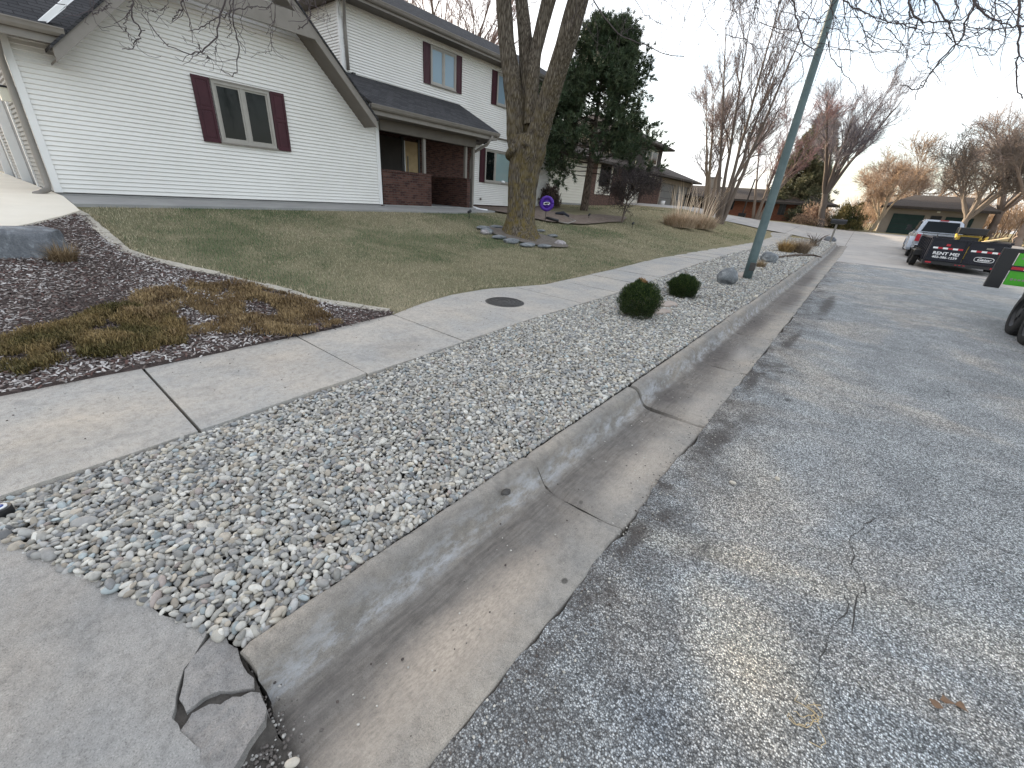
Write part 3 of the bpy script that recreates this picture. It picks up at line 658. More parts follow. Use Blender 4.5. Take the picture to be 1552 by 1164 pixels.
pebbles(2.8, 7, .0265, .030, sh2, F2, 2); pebbles(7, 13, .038, .038, sh1, F1, 2); pebbles(13, 33, .062, .058, sh1, F1, 2)
for side in (0, 1, 2):
    yy = np.arange(.16 if side else -.25, 12, .013); yy = yy + RNG.uniform(-.006, .006, len(yy)); N = len(yy)
    xx = (-1.206 - RNG.uniform(0, .022, N)) if side else NEAR(yy) + RNG.uniform(.008, .03, N)
    a = .0125 * RNG.lognormal(0, .25, N); size = np.stack([a * 1.25, a * .85, a * .6], 1); colr = PAL[RNG.choice(len(PAL), N, p=PW)] * RNG.uniform(.6, 1.1, (N, 1))
    V, FF, C = scatter('', np.stack([xx, yy, zr(yy) + .124 + RNG.uniform(-.004, .010, N)], 1), size, rotm(RNG.uniform(0, 6.28, N), RNG.normal(0, .4, N), RNG.normal(0, .4, N)), sh2, F2, colr, None)
    allV.append(V); allF.append(FF + base); allC.append(C); base += len(V)
# a few pebbles that rolled away
ex = [A(443, 1156, .05) + (.05,), A(1110, 733, .02) + (.028,), A(1178, 727, .02) + (.028,), (-2.55, .75, .176), (-2.62, .30, .176)]
N = len(ex); P = np.array(ex); V, FF, C = scatter('', P, np.tile([[.02, .013, .011]], (N, 1)), rotm(RNG.uniform(0, 6, N), np.zeros(N), np.zeros(N)), sh3, F3, np.tile([[.55, .5, .42]], (N, 1)), None)
allV.append(V); allF.append(FF + base); allC.append(C)
o = mesh_np('gravel', np.concatenate(allV), np.concatenate(allF), M['pebble'], smooth=True, col=np.concatenate(allC)); tag(o, 'grey and cream river pebbles filling the strip along the kerb', 'gravel', kind='stuff')

# thin blades: tri per blade
def blades(P, h, w, lean, colr, rng, curve=True, yaw=None):
    N = len(P); yaw = rng.uniform(0, 2 * PI, N) if yaw is None else yaw; d = np.stack([np.cos(yaw), np.sin(yaw), np.zeros(N)], 1)
    sd_ = np.stack([-np.sin(yaw), np.cos(yaw), np.zeros(N)], 1)
    lean = np.asarray(lean) * np.ones(N); h = np.asarray(h) * np.ones(N); w = np.asarray(w) * np.ones(N)
    mid = P + d * (np.sin(lean * .5) * h * .55)[:, None] + np.array([0, 0, 1]) * (np.cos(lean * .5) * h * .55)[:, None]
    tip = mid + d * (np.sin(lean) * h * .5)[:, None] + np.array([0, 0, 1]) * (np.cos(lean) * h * .5)[:, None]
    V = np.stack([P - sd_ * w[:, None] / 2, P + sd_ * w[:, None] / 2, mid + sd_ * w[:, None] * .4, mid - sd_ * w[:, None] * .4, tip], 1)
    b = (np.arange(N) * 5)[:, None]
    FF = np.concatenate([b + [0, 1, 2], b + [0, 2, 3], b + [3, 2, 4]]); return V.reshape(-1, 3), FF, np.repeat(colr, 5, 0)
def nz(X, Y, s_, seed=0.):
    return np.array([mnoise.noise(Vector((x * s_, y * s_, seed))) for x, y in zip(X, Y)])
LAWN_N = [(p.x + .0, p.y + .06) for p in EG]
lawn_poly = LAWN_N[::-1] + [(-10.42, 1.4), (-10.5, 3), (-10.56, 8), (-10.5, 10), (-10.95, 12.2), (-10.2, 12.7), (-9.25, 13.5), (-8.85, 15.5), (-9.05, 18.2), (-8.95, 19.4), (-9.6, 21.3), (-14, 20.9), (-15.5, 27), (-15.5, 33), (-8.5, 33.8), (-5.0, 34)] + [(float(FARE(y)) - .03, y) for y in (33, 28, 21, 17, 13, 9.4, 7.8, 6.2, 5, 4.2, 3.5, 3.1)]
LV, LF, LC = [], [], []; b0 = 0
TREE = Vector((-7.55, 9.95, .50))
for (y0, y1, sp_, h, wd) in ((1, 7, .024, .030, .0042), (7, 13, .036, .034, .006), (13, 34, .075, .045, .012)):
    X, Y = jgrid(-15.6, -4.1, y0, y1, sp_, RNG, .5); m_ = inpoly(X, Y, lawn_poly) & ((X - TREE.x) ** 2 * .55 + (Y - TREE.y) ** 2 > .75); X = X[m_]; Y = Y[m_]
    g1 = nz(X, Y, .45); g2 = nz(X, Y, 2.1, 4.); keep = RNG.random(len(X)) < np.clip(.85 + g2 * .6, .35, 1); X, Y, g1, g2 = X[keep], Y[keep], g1[keep], g2[keep]; N = len(X)
    green = np.clip(.27 + g1 * 1.5 + g2 * .6 + .95 * np.exp(-(((X + 7.6) / 1.9) ** 2 + ((Y - 2.2) / 1.1) ** 2)) - .35 * sst(12, 24, Y), .04, .97)
    isg = RNG.random(N) < green
    cg = np.array([(.052, .098, .034)]) * RNG.uniform(.45, 1.6, (N, 1)) + RNG.uniform(0, .02, (N, 3)); ct = np.array([(.38, .335, .225)]) * RNG.uniform(.35, 1.45, (N, 1))
    colr = np.where(isg[:, None], cg, ct)
    V, FF, C = blades(np.stack([X, Y, terr(X, Y) - .032], 1), h * RNG.uniform(.6, 1.5, N) + .004, wd * RNG.uniform(.6, 1.3, N), RNG.uniform(.2, 1.35, N), colr, RNG)
    LV.append(V); LF.append(FF + b0); LC.append(C); b0 += len(V)
o = mesh_np('lawn_grass', np.concatenate(LV), np.concatenate(LF), M['blade'], col=np.concatenate(LC)); tag(o, 'half dormant green and straw coloured lawn grass in front of the house', 'grass', kind='stuff')
# dead overgrown fringe where the lawn meets the sidewalk and edging
P = []; 
for i in range(2600):
    t = RNG.random(); 
    if i % 3 == 0: y = 3 + 9 * t; x = float(FARE(y)) - .03 + RNG.normal(0, .03)
    else:
        k = RNG.integers(0, len(EG) - 1); q = EG[k].lerp(EG[k + 1], t); x, y = q.x + RNG.normal(0, .05), q.y + .10 + RNG.normal(0, .05)
    P.append((x, y, float(terr(min(x, -4.26), y)) - .005))
P = np.array(P); N = len(P); V, FF, C = blades(P, RNG.uniform(.03, .07, N), .005, RNG.uniform(.5, 1.5, N), np.array([(.42, .36, .24)]) * RNG.uniform(.5, 1.3, (N, 1)), RNG)
o = mesh_np('dead_grass_fringe', V, FF, M['blade'], col=C); tag(o, 'bleached dead grass along the lawn border stones', 'grass', kind='stuff')
# mulch chips
X, Y = jgrid(-9.8, -3.90, -3, 3.0, .026, RNG, .6); m_ = inpoly(X, Y, bed_poly) | ((Y < 2.6) & (X < -3.9) & (X > -4.06) & (RNG.random(len(X)) < np.exp(-(X + 4.035) / .022) * .8)); X = X[m_]; Y = Y[m_]; N = len(X)
cube = np.array([[-1, -1, -1], [1, -1, -1], [1, 1, -1], [-1, 1, -1], [-.9, -.7, 1], [.8, -.9, 1], [.9, .8, 1], [-.7, .9, 1]], float) ; FQ = np.array([[4, 5, 6], [4, 6, 7], [0, 4, 7], [0, 7, 3], [1, 2, 6], [1, 6, 5], [0, 1, 5], [0, 5, 4], [2, 3, 7], [2, 7, 6]])
size = np.stack([RNG.uniform(.008, .026, N), RNG.uniform(.003, .007, N), RNG.uniform(.0015, .003, N)], 1)
mp_ = np.array([(.115, .088, .080), (.18, .145, .13), (.072, .056, .051), (.28, .245, .225), (.42, .38, .36), (.12, .07, .06), (.55, .52, .50)]); light = nz(X, Y, 1.1, 7.)
pw = RNG.random(N) + light * .5; pi_ = np.digitize(pw, [.18, .42, .55, .68, .80, .93]); order = np.array([2, 0, 5, 1, 3, 4, 6]); colr = mp_[order[pi_]] * RNG.uniform(.75, 1.2, (N, 1))
V, FF, C = scatter('', np.stack([X, Y, terr(X, Y) + .016 + RNG.uniform(0, .016, N)], 1), size, rotm(RNG.uniform(0, 6.28, N), RNG.normal(0, .3, N), RNG.normal(0, .3, N)), cube[None], FQ, colr, None)
o = mesh_np('mulch_chips', V, FF, M['chip'], col=C); tag(o, 'weathered purple brown wood mulch in the bed by the sidewalk', 'mulch', kind='stuff')
# low ground cover mats
def cover(name, outline, label, c_a, c_b, n, seed, lift=.09):
    poly = [(G(*p).x, G(*p).y) for p in outline]; rng = np.random.default_rng(seed); xs_ = [p[0] for p in poly]; ys_ = [p[1] for p in poly]
    X = rng.uniform(min(xs_), max(xs_), n); Y = rng.uniform(min(ys_), max(ys_), n); m_ = inpoly(X, Y, poly) & (nz(X, Y, 3.2, seed) + .5 * nz(X, Y, 9, seed) > -.21); X = X[m_]; Y = Y[m_]
    N0 = len(X); hgt = lift * np.clip(.5 + nz(X, Y, 2.5, seed + 2) * 1.3, .05, 1.2); gm = nz(X, Y, 4, seed + 5)
    VV, FFs, CC = [], [], []; b_ = 0
    for r in range(7):
        P = np.stack([X + rng.normal(0, .015, N0), Y + rng.normal(0, .015, N0), terr(np.minimum(X, -4.2), Y) + .01 + hgt * rng.uniform(0, 1, N0)], 1)
        tcol = np.clip(.5 + gm * 1.2 + rng.normal(0, .25, N0), 0, 1)[:, None]; colr = (np.array([c_a]) * (1 - tcol) + np.array([c_b]) * tcol) * rng.uniform(.45, 1.35, (N0, 1))
        V, FF, C = blades(P, rng.uniform(.02, .05, N0), rng.uniform(.004, .008, N0), rng.uniform(.2, 1.6, N0), colr, rng); VV.append(V); FFs.append(FF + b_); CC.append(C); b_ += len(V)
    o = mesh_np(name, np.concatenate(VV), np.concatenate(FFs), M['blade'], col=np.concatenate(CC)); tag(o, label, 'ground cover', kind='stuff')
cover('creeping_groundcover', [(0, 580), (5, 515), (75, 500), (130, 480), (200, 468), (250, 482), (285, 505), (280, 535), (200, 554), (130, 568), (60, 582)], 'low olive green ground cover mat at the left end of the mulch bed', (.10, .085, .03), (.27, .19, .085), 9000, 5)
cover('creeping_groundcover', [(185, 482), (205, 450), (290, 434), (400, 440), (470, 458), (505, 470), (530, 492), (480, 509), (430, 517), (380, 512), (330, 508), (290, 512), (262, 520), (235, 495)], 'low golden brown dead ground cover mat spilling onto the sidewalk edge', (.33, .235, .12), (.17, .11, .055), 11000, 8, .10)

# ------------------------------------------------------------------ small things on the ground
for i in range(len(EG) - 1):
    a, b = EG[i], EG[i + 1]; n = 2 if (b - a).length > .52 else 1
    for k in range(n):
        p, q = a.lerp(b, k / n), a.lerp(b, (k + 1) / n - .02); d = (q - p); nn = Vector((-d.y, d.x, 0)).normalized() * .062
        zt = lambda x, y, e=RNG.uniform(.018, .034): float(terr(x, y)) + e
        o = slab('edging_stone', [(p + nn)[:2], (q + nn)[:2], (q - nn)[:2], (p - nn)[:2]], zt, .06, 'edging', .008, .008, None)
        tag(o, 'flat tan border stone between the mulch bed and the lawn', 'edging stone', 'border stones edging the lawn')

# boulder, manhole cover, sprinkler head, garden bits
def put(o, label, cat, group=None): return tag(o, label, cat, group)
def around(o):   # move the object's origin to the base of its mesh
    vs_ = [v.co for v in o.data.vertices]; c = sum(vs_, Vector()) / len(vs_); c.z = min(v.z for v in vs_)
    o.data.transform(Matrix.Translation(-c)); o.location = o.location + c; return o
bp = G(25, 384); put(rock('boulder', (bp.x - .12, bp.y - .02, bp.z + .02), (.52, .56, .52), 'bould_dark', 3.3, sub=5, amp=.22, flat=.42, rotz=.3, cuts=9), 'large dark grey boulder with a flat pale top in the mulch bed', 'boulder')
mc = thing('manhole_cover', 'round cast iron utility cover with raised rings set in the sidewalk', 'manhole cover', MAN)
mb = MB(); mb.tube([(0, 0, -.03), (0, 0, .010)], [.285, .285], 'iron', 48); mb.build('frame', mc, .003)
mb = MB(); mb.tube([(0, 0, -.02), (0, 0, .018)], [.262, .262], 'iron', 48)
mb.build('lid', mc)
mb = MB()
for r in (.235, .175, .115, .06):
    mb.tube([(r * math.cos(a), r * math.sin(a), .019) for a in np.linspace(0, 2 * PI * (1 - .06 * (r < .2)), 49)], .006, 'iron', 6)
mb.build('rings', mc)
sp_ = thing('irrigation_riser', 'short black round irrigation head with blue centre at the gravel corner', 'sprinkler head', at(2, 772, .17))
MB().tube([(0, 0, -.03), (0, 0, .012)], [.034, .034], 'black', 24).build('body', sp_, .002); MB().tube([(0, 0, .012), (0, 0, .017)], [.022, .022], 'white', 24).build('ring', sp_); MB().tube([(0, 0, .017), (0, 0, .020)], [.012, .012], 'blue', 20).build('nozzle', sp_)
leaf_m = m_noisy('dry_leaf', (.14, .085, .055), (.24, .15, .09), 30, .8)
for i, (px, py) in enumerate(((1415, 1068), (1432, 1062), (1455, 1072))):
    c = at(px, py, .03); mb = MB(); a0 = i * 1.9
    ring = [(c.x + math.cos(a + a0) * .016 * (1.5 if k % 3 == 0 else .8), c.y + math.sin(a + a0) * .016, c.z + .008 + .005 * math.sin(2 * a)) for k, a in enumerate(np.linspace(0, 2 * PI, 10)[:-1])]
    mb.prism(ring, (0, 0, .001), leaf_m); tag(around(mb.build('dry_leaf')), ('small curled brown leaf, left of the three on the asphalt', 'small dark brown leaf, middle of the three on the asphalt', 'orange brown oval leaf, right of the three on the asphalt')[i], 'leaf', 'dry leaves on the asphalt')
root = MB(); rr = random.Random(4)
for k in range(7):
    p = at(1235 + rr.uniform(-8, 8), 1098 + rr.uniform(-6, 6), .03); a = rr.uniform(0, 6.28); pts = []
    for q in range(8): pts.append(p + Vector((math.cos(a) * .011 * q, math.sin(a) * .011 * q, .004 + .006 * math.sin(q)))); a += rr.uniform(-.6, .6)
    root.tube(pts, .0013, 'wood', 5)
tag(around(root.build('dead_grass_sprig')), 'tangled pale dead grass sprig lying on the asphalt', 'grass sprig')
stain = at(766, 754, .06); ring = []
M['wet'] = mat('dark_stain', (.03, .028, .026), .6)
# flat stones, boulders and grass clumps in the gravel strip
for i, (px, py, L, lab) in enumerate(((1010, 461, .26, 'flat pinkish flagstone behind the nearest round shrub, the farther of two'), (1003, 472, .22, 'flat pinkish flagstone behind the nearest round shrub, the nearer of two'))):
    c = at(px, py, .17); pts = [(c.x + math.cos(a) * L * rr.uniform(.8, 1.1) * .6, c.y + math.sin(a) * L * rr.uniform(.8, 1.1)) for a in np.linspace(0, 2 * PI, 8)[:-1]]
    o = slab('flagstone', pts, lambda x, y: .185 + .04 * (x - c.x), .05, 'flat', .012, .008, None); tag(around(o), lab, 'flagstone', 'flagstones among the pebbles')
for px, py, s_, mt, sd_, lab in ((1100, 430, (.20, .27, .22), 'bould_grey', 4.1, 'round grey speckled boulder beside the street light pole on the near side'), (1163, 398, (.24, .34, .22), 'bould_grey', 9.4, 'grey boulder behind the street light pole beside a dry grass clump'), (1255, 369, (.35, .5, .28), 'bould_dark', 2.2, 'dark boulder at the foot of the mailbox')):
    c = at(px, py, .15); o = rock('boulder', (c.x, c.y, c.z + s_[2] * .62), s_, mt, sd_, sub=4, amp=.2); tag(o, lab, 'boulder')
c = at(1128, 418, .16); o = slab('flagstone', [(c.x + .02, c.y - .55), (c.x + .1, c.y - .1), (c.x - .12, c.y + .5), (c.x - .22, c.y + .1)], .19, .05, 'flat', .012, .008, None); tag(around(o), 'long flat stone lying behind the street light pole', 'flagstone')

def shrub(px, py, w_, h_, seed, lab):
    c = at(px, py, .15); rng = np.random.default_rng(seed); t = thing('round_shrub', lab, 'shrub', (c.x, c.y, .12), 0, 'clipped evergreen shrubs in the gravel')
    mb = MB(); mb.tube([(0, 0, -.02), (0, 0, h_ * .5)], [.02, .012], 'pinebark', 6)
    for k in range(16):
        a = rng.uniform(0, 6.28); e = rng.uniform(.15, 1.2); d = Vector((math.cos(a) * math.cos(e) * w_ / 2, math.sin(a) * math.cos(e) * w_ / 2, math.sin(e) * h_ * .85)); mb.tube([(0, 0, .04), d * .5 + Vector((0, 0, .03)), d * .9], [.007, .005, .003], 'pinebark', 4)
    mb.build('stems', t)
    N = 26000; u = rng.normal(size=(N, 3)); u /= np.linalg.norm(u, axis=1)[:, None]; u[:, 2] = np.where(u[:, 2] < -.85, -u[:, 2], u[:, 2])
    lump = np.array([mnoise.noise(Vector(q) * 3.2 + Vector((seed, 0, 0))) for q in u]); rad = (.86 + lump * .22) * rng.uniform(.45, 1.06, N) ** .5
    P = u * rad[:, None] * np.array([w_ / 2, w_ / 2, h_ * .54]) + np.array([0, 0, h_ * .46]); P[:, 2] = np.maximum(P[:, 2], .01)
    tips = rng.random(N); colr = np.where(tips[:, None] > .72, np.array([[.085, .115, .03]]), np.array([[.022, .043, .013]])) * rng.uniform(.6, 1.5, (N, 1))
    dead = (np.linalg.norm(u - np.array([-.1, .25, .95]), axis=1) < .28) & (seed == 21); colr[dead] = np.array([.30, .17, .07]) * rng.uniform(.5, 1.2, (dead.sum(), 1))
    yaw = np.arctan2(u[:, 1], u[:, 0]) + rng.normal(0, .7, N); lean = np.arccos(np.clip(u[:, 2], -1, 1)) * .8 + rng.normal(0, .4, N)
    V, FF, C = blades(P, rng.uniform(.018, .034, N), .006, np.clip(lean, .05, 2.2), colr, rng, yaw=yaw)
    mesh_np('foliage', V, FF, M['needle'], t, col=C)
shrub(964, 480, .66, .56, 21, 'larger round dark green shrub in the gravel with a tan dead patch on top')
shrub(1032, 450, .60, .44, 33, 'smaller round dark green shrub in the gravel nearer the street light pole')

def tuft(name, loc, n, h, spread, c_a, c_b, lab, cat, seed, wd=.006, stems=0, sh=1.2, group=None):
    rng = np.random.default_rng(seed); t = thing(name, lab, cat, loc, 0, group)
    a = rng.uniform(0, 2 * PI, n); r = rng.uniform(0, 1, n) ** .7 * spread * .35; P = np.stack([np.cos(a) * r, np.sin(a) * r, np.zeros(n)], 1)
    k = rng.random((n, 1)); V, FF, C = blades(P, h * rng.uniform(.45, 1.1, n), wd, np.clip(rng.normal(.95, .42, n), .05, 1.9), (np.array([c_a]) * k + np.array([c_b]) * (1 - k)) * rng.uniform(.6, 1.25, (n, 1)), rng, yaw=a + rng.normal(0, .5, n))
    mesh_np('leaves', V, FF, M['blade'], t, col=C)
    if stems:
        a = rng.uniform(0, 2 * PI, stems); P = np.stack([np.cos(a) * spread * .15, np.sin(a) * spread * .15, np.zeros(stems)], 1)
        V, FF, C = blades(P, sh * rng.uniform(.7, 1.1, stems), wd * 2.2, np.clip(rng.normal(.42, .2, stems), .05, 1.1), np.array([c_a]) * rng.uniform(.9, 1.35, (stems, 1)), rng, yaw=a + rng.normal(0, .3, stems)); mesh_np('stalks', V, FF, M['blade'], t, col=C)
    return t
p = G(98, 398); tuft('dry_grass_clump', p, 420, .26, .32, (.34, .25, .15), (.16, .11, .06), 'spiky dry tan grass clump beside the large boulder in the mulch bed', 'grass clump', 1, .006)
p = at(1152, 405, .16); tuft('dry_grass_clump', p, 400, .26, .3, (.50, .38, .24), (.26, .19, .12), 'short fluffy tan grass clump right behind the street light pole', 'grass clump', 2, .006)
for i, (px, py, h, cA, lab) in enumerate(((1190, 382, .62, (.62, .43, .20), 'golden upright dry grass clump farther along the gravel strip'), (1213, 384, .72, (.46, .36, .26), 'greyish dry grass clump between the golden clump and the mailbox'))):
    p = at(px, py, .17); tuft('dry_grass_clump', p, 900, h, .7, cA, tuple(q * .5 for q in cA), lab, 'grass clump', 5 + i, .011)
rng = random.Random(12)
mb = MB(); p0 = at(1232, 374, .17)
for k in range(60):
    a = rng.uniform(0, 6.28); l = rng.uniform(.25, .75); mb.tube([p0 + Vector((rng.uniform(-.2, .2), rng.uniform(-.6, .6), 0)), p0 + Vector((math.cos(a) * l * .5, math.sin(a) * l * .6, l * .8)), p0 + Vector((math.cos(a) * l * .8, math.sin(a) * l, l))], [.012, .007, .003], 'darktwig' if 0 else 'pinebark', 4)
tag(around(mb.build('bare_twiggy_shrub')), 'low bare brown twiggy shrub beside the mailbox boulder', 'shrub')
mb = MB(); pts = [at(1175, 392, .17), at(1205, 388, .18), at(1232, 388, .17), at(1245, 391, .15)]
mb.tube([q + Vector((0, 0, .03)) for q in pts], [.035, .05, .045, .02], 'pinebark', 7); tag(around(mb.build('fallen_branch')), 'dark fallen branch lying across the gravel toward the gutter', 'branch')

# ------------------------------------------------------------------ street light pole
pl_ = thing('street_light_pole', 'tall tapering grey green metal street light pole leaning over the gravel strip', 'street light', at(1131, 424, .15))
q0 = at(1131, 424, .12); 
tops = []
for px, py in ((1131, 424), (1166, 306), (1204, 178), (1265, 2), (1290, -80)):
    d = ray(px, py); 
    # the pole leans very slightly; keep it in the vertical plane through its foot facing the camera
    n_ = Vector((q0.x, q0.y, 0)).normalized(); t = q0.xy.length / (d.x * n_.x + d.y * n_.y); tops.append(Vector((d.x * t, d.y * t, EYE + d.z * t)) - Vector(pl_.location))
dirp = (tops[3] - tops[0]); pts = [tops[0] + dirp * k for k in (0, .12, .35, .7, 1.0, 1.45)]
MB().tube(pts, [.103, .099, .09, .076, .066, .055], 'steel', 24).build('pole', pl_)
e = pts[-1]; MB().tube([e, e + Vector((.5, -.1, .35)), e + Vector((1.5, -.2, .6)), e + Vector((2.3, -.3, .62))], [.04, .035, .03, .028], 'steel', 12).build('arm', pl_)
MB().box(e.x + 2.2, e.x + 2.9, e.y - .45, e.y - .2, e.z + .54, e.z + .68, 'steel').build('lamp_head', pl_, .03)
hb = MB(); hb.box(-.01, .105, -.045, .045, .22, .40, 'iron'); hb.build('hand_hole_plate', pl_, .006)
# ------------------------------------------------------------------ mailbox
mbx = thing('mailbox', 'dark grey kerbside mailbox on a pale slanting post', 'mailbox', (-1.42, 33.4, .40)); z0 = 0
MB().bar((0, 0, -.1), (0.0, 0, 1.0), .1, .1, 'taupe').build('post', mbx)
mb = MB(); prof_ = [(-.13, 0), (.13, 0), (.13, .14)] + [(.13 * math.cos(a), .14 + .11 * math.sin(a)) for a in np.linspace(.2, PI - .2, 8)] + [(-.13, .14)]
mb.prism([(-.35, a, 1.0 + b) for a, b in prof_], (.8, 0, 0), 'black'); mb.build('box', mbx)
MB().bar((-.3, 0, .98), (.35, 0, .98), .1, .04, 'taupe').build('arm', mbx)
# ------------------------------------------------------------------ the house
ZB = 1.03
house = thing('white_sided_house', 'two storey white sided house with maroon shutters and brick porch behind the lawn', 'house', (-11.7, 4.6, ZB))
HL = Vector(house.location)
def hb_(mb, name, parent=None, bevel=0):     # build in world coordinates, parent to the house
    o = mb.build(name, parent or house, bevel)
    o.data.transform(Matrix.Translation(-HL)); return o
LAP = .0762
def siding(mb, plane, fixed, poly, m='siding', sgn=1, lap=LAP, off=.016):
    """horizontal laps on a convex wall outline poly [(s,z)], plane 'x' faces +x, plane 'y' faces -y"""
    zs = [p[1] for p in poly]; z = min(zs); zt = max(zs)
    def ext(zz):
        c = []
        for (a, za), (b, zb) in zip(poly, poly[1:] + poly[:1]):
            if (za - zz) * (zb - zz) <= 0 and abs(za - zb) > 1e-9: c.append(a + (b - a) * (zz - za) / (zb - za))
            elif abs(za - zz) < 1e-6 and abs(zb - zz) < 1e-6: c += [a, b]
        return (min(c), max(c)) if c else None
    def P(s_, zz, o_): return (fixed + sgn * o_, s_, zz) if plane == 'x' else (s_, fixed - sgn * o_, zz)
    while z < zt - .004:
        z1 = min(z + lap, zt); a = ext(z + 1e-4); b = ext(z1 - 1e-4)
        if a and b:
            r = [(z + .002, -.004), (z + .009, off * .75), (z + .013, off), (z1, -.006)]
            V = []
            for zz, o_ in r:
                f = (zz - z) / (z1 - z); s0 = a[0] + (b[0] - a[0]) * f; s1 = a[1] + (b[1] - a[1]) * f; V += [P(s0, zz, o_), P(s1, zz, o_)]
            # return into the joint
            V = [P(a[0], z, -.012), P(a[1], z, -.012)] + V
            mb.add(V, [(2 * k, 2 * k + 1, 2 * k + 3, 2 * k + 2) for k in range(4)], m)
        z = z1
    return mb
def backing(mb, plane, fixed, poly, th, m='siding'):
    if plane == 'x': mb.prism([(fixed - .013, s_, z) for s_, z in poly], (-th, 0, 0), m)
    else: mb.prism([(s_, fixed + .013, z) for s_, z in poly], (0, th, 0), m)
def wall(name, plane, fixed, poly, m='siding', th=.14, lap=LAP):
    mb = MB(); siding(mb, plane, fixed, poly, m, 1, lap); backing(mb, plane, fixed, poly, th, m); return hb_(mb, name)
GX = -11.7; GYA, GYB = 1.10, 8.04; PKY = 4.60; EVW = 3.40
wall('front_wall', 'x', GX, [(GYA, ZB), (GYB, ZB), (GYB, 10.64 - GYB + .62), (GYB, 3.26), (PKY, 6.04), (1.96, 3.40), (GYA, 3.40)][:2] + [(GYB, 3.30), (7.34, 3.30), (PKY, 6.04), (1.96, 3.40), (GYA, 3.40)])
hb_(MB().box(GX - .12, GX - .01, GYA + .02, GYB - .02, .80, ZB - .012, 'path'), 'foundation')
hb_(MB().box(GX - .05, GX + .022, GYA - .022, GYA + .085, ZB, 3.40, 'trim'), 'corner_board', None, .004); hb_(MB().box(GX - .05, GX + .022, GYB - .085, GYB + .03, ZB, 3.26, 'trim'), 'corner_board', None, .004)
# side wall facing the driveway, with garage doors between piers
M['siding_shaded'] = m_noisy('shaded_side_siding', (.22, .215, .205), (.27, .265, .25), 2, .7)  # shade on the white side siding is put into this darker grey
mb = MB()
for a, b in ((-14.1, -11.72), (-18.6, -17.2), (-25, -22.4)): siding(mb, 'y', GYA, [(a, ZB), (b, ZB), (b, 3.1), (a, 3.1)], 'siding_shaded'); mb.box(a, b, GYA + .03, GYA + .16, ZB, 3.1, 'siding_shaded')
siding(mb, 'y', GYA, [(-25, 3.1), (-11.7, 3.1), (-11.7, 3.4), (-25, 3.4)], 'siding_shaded'); mb.box(-25, -11.72, GYA + .03, GYA + .16, 3.1, 3.4, 'siding_shaded'); hb_(mb, 'side_wall')
for a, b in ((-17.2, -14.1), (-22.4, -18.6)):
    mb = MB(); mb.box(a, b, GYA + .14, GYA + .18, .95, 3.1, 'garagegrey'); g = hb_(mb, 'garage_door')
    for q in (a - .02, b - .08): hb_(MB().box(q, q + .10, GYA - .03, GYA + .14, .95, 3.12, 'trim'), 'door_frame', g)
hb_(MB().box(-25, GX - .15, GYA + .4, 8.0, .9, 3.3, 'darkwall'), 'garage_interior')
def window(y0, y1, z0, z1, x, glass, mull=(.5,), shut=True, sw=.32, cas=True, sill=.06):
    mb = MB(); fw = .055
    mb.box(x, x + .055, y0, y1, z1 - fw, z1, 'frame').box(x, x + .055, y0, y1, z0, z0 + fw, 'frame').box(x, x + .054, y0, y0 + fw, z0 + fw, z1 - fw, 'frame').box(x, x + .054, y1 - fw, y1, z0 + fw, z1 - fw, 'frame')
    for k in mull: yy = y0 + (y1 - y0) * k; mb.box(x, x + .045, yy - .035, yy + .035, z0 + fw, z1 - fw, 'frame')
    # inner sash lines
    ed = [y0 + fw] + [y0 + (y1 - y0) * k for k in mull] + [y1 - fw]
    mb.box(x - .01, x + .07, y0 - .015, y1 + .015, z1 + .0, z1 + .03, 'taupe').box(x - .01, x + .075, y0 - .02, y1 + .02, z0 - .03, z0, 'taupe')
    w_ = hb_(mb, 'window', None, .003)
    for k in range(len(ed) - 1):
        a = ed[k] + (.035 if k else 0); b = ed[k + 1] - (.035 if k < len(ed) - 2 else 0)
        s_ = MB(); s_.box(x, x + .032, a, a + .035, z0 + fw, z1 - fw, 'frame').box(x, x + .032, b - .035, b, z0 + fw, z1 - fw, 'frame').box(x, x + .031, a + .035, b - .035, z0 + fw, z0 + fw + .035, 'frame').box(x, x + .031, a + .035, b - .035, z1 - fw - .035, z1 - fw, 'frame')
        hb_(s_, 'sash', w_); hb_(MB().box(x, x + .018, a + .035, b - .035, z0 + fw + .035, z1 - fw - .035, glass if isinstance(glass, str) else glass[k]), 'pane', w_)
    if shut:
        for sy in ((y0 - sw - .02, y0 - .02), (y1 + .02, y1 + sw + .02)):
            if sy[0] > 15.9 and z0 > 4.5 and 0: continue
            s_ = MB(); a, b = sy; t_ = .05; zz0, zz1 = z0 - .03, z1 + .03; zm = zz0 + (zz1 - zz0) * .52
            s_.box(x, x + .028, a, b, zz0, zz1, 'maroon'); X1 = x + .040
            for q in ((a, a + t_, zz0, zz1), (b - t_, b, zz0, zz1)): s_.box(x + .01, X1, *q, 'maroon')
            for q in ((zz0, zz0 + t_ * 1.4), (zm - t_ / 2, zm + t_ / 2), (zz1 - t_ * 1.2, zz1)): s_.box(x + .01, X1 - .001, a + t_, b - t_, *q, 'maroon')
            for q in ((zz0 + t_ * 1.4 + .03, zm - t_ / 2 - .03), (zm + t_ / 2 + .03, zz1 - t_ * 1.2 - .03)): s_.box(x + .01, x + .035, a + t_ + .025, b - t_ - .025, *q, 'maroon')
            hb_(s_, 'shutter', None, .004)
    return w_
window(3.98, 5.14, 2.19, 3.33, GX + .012, 'glass_dark')
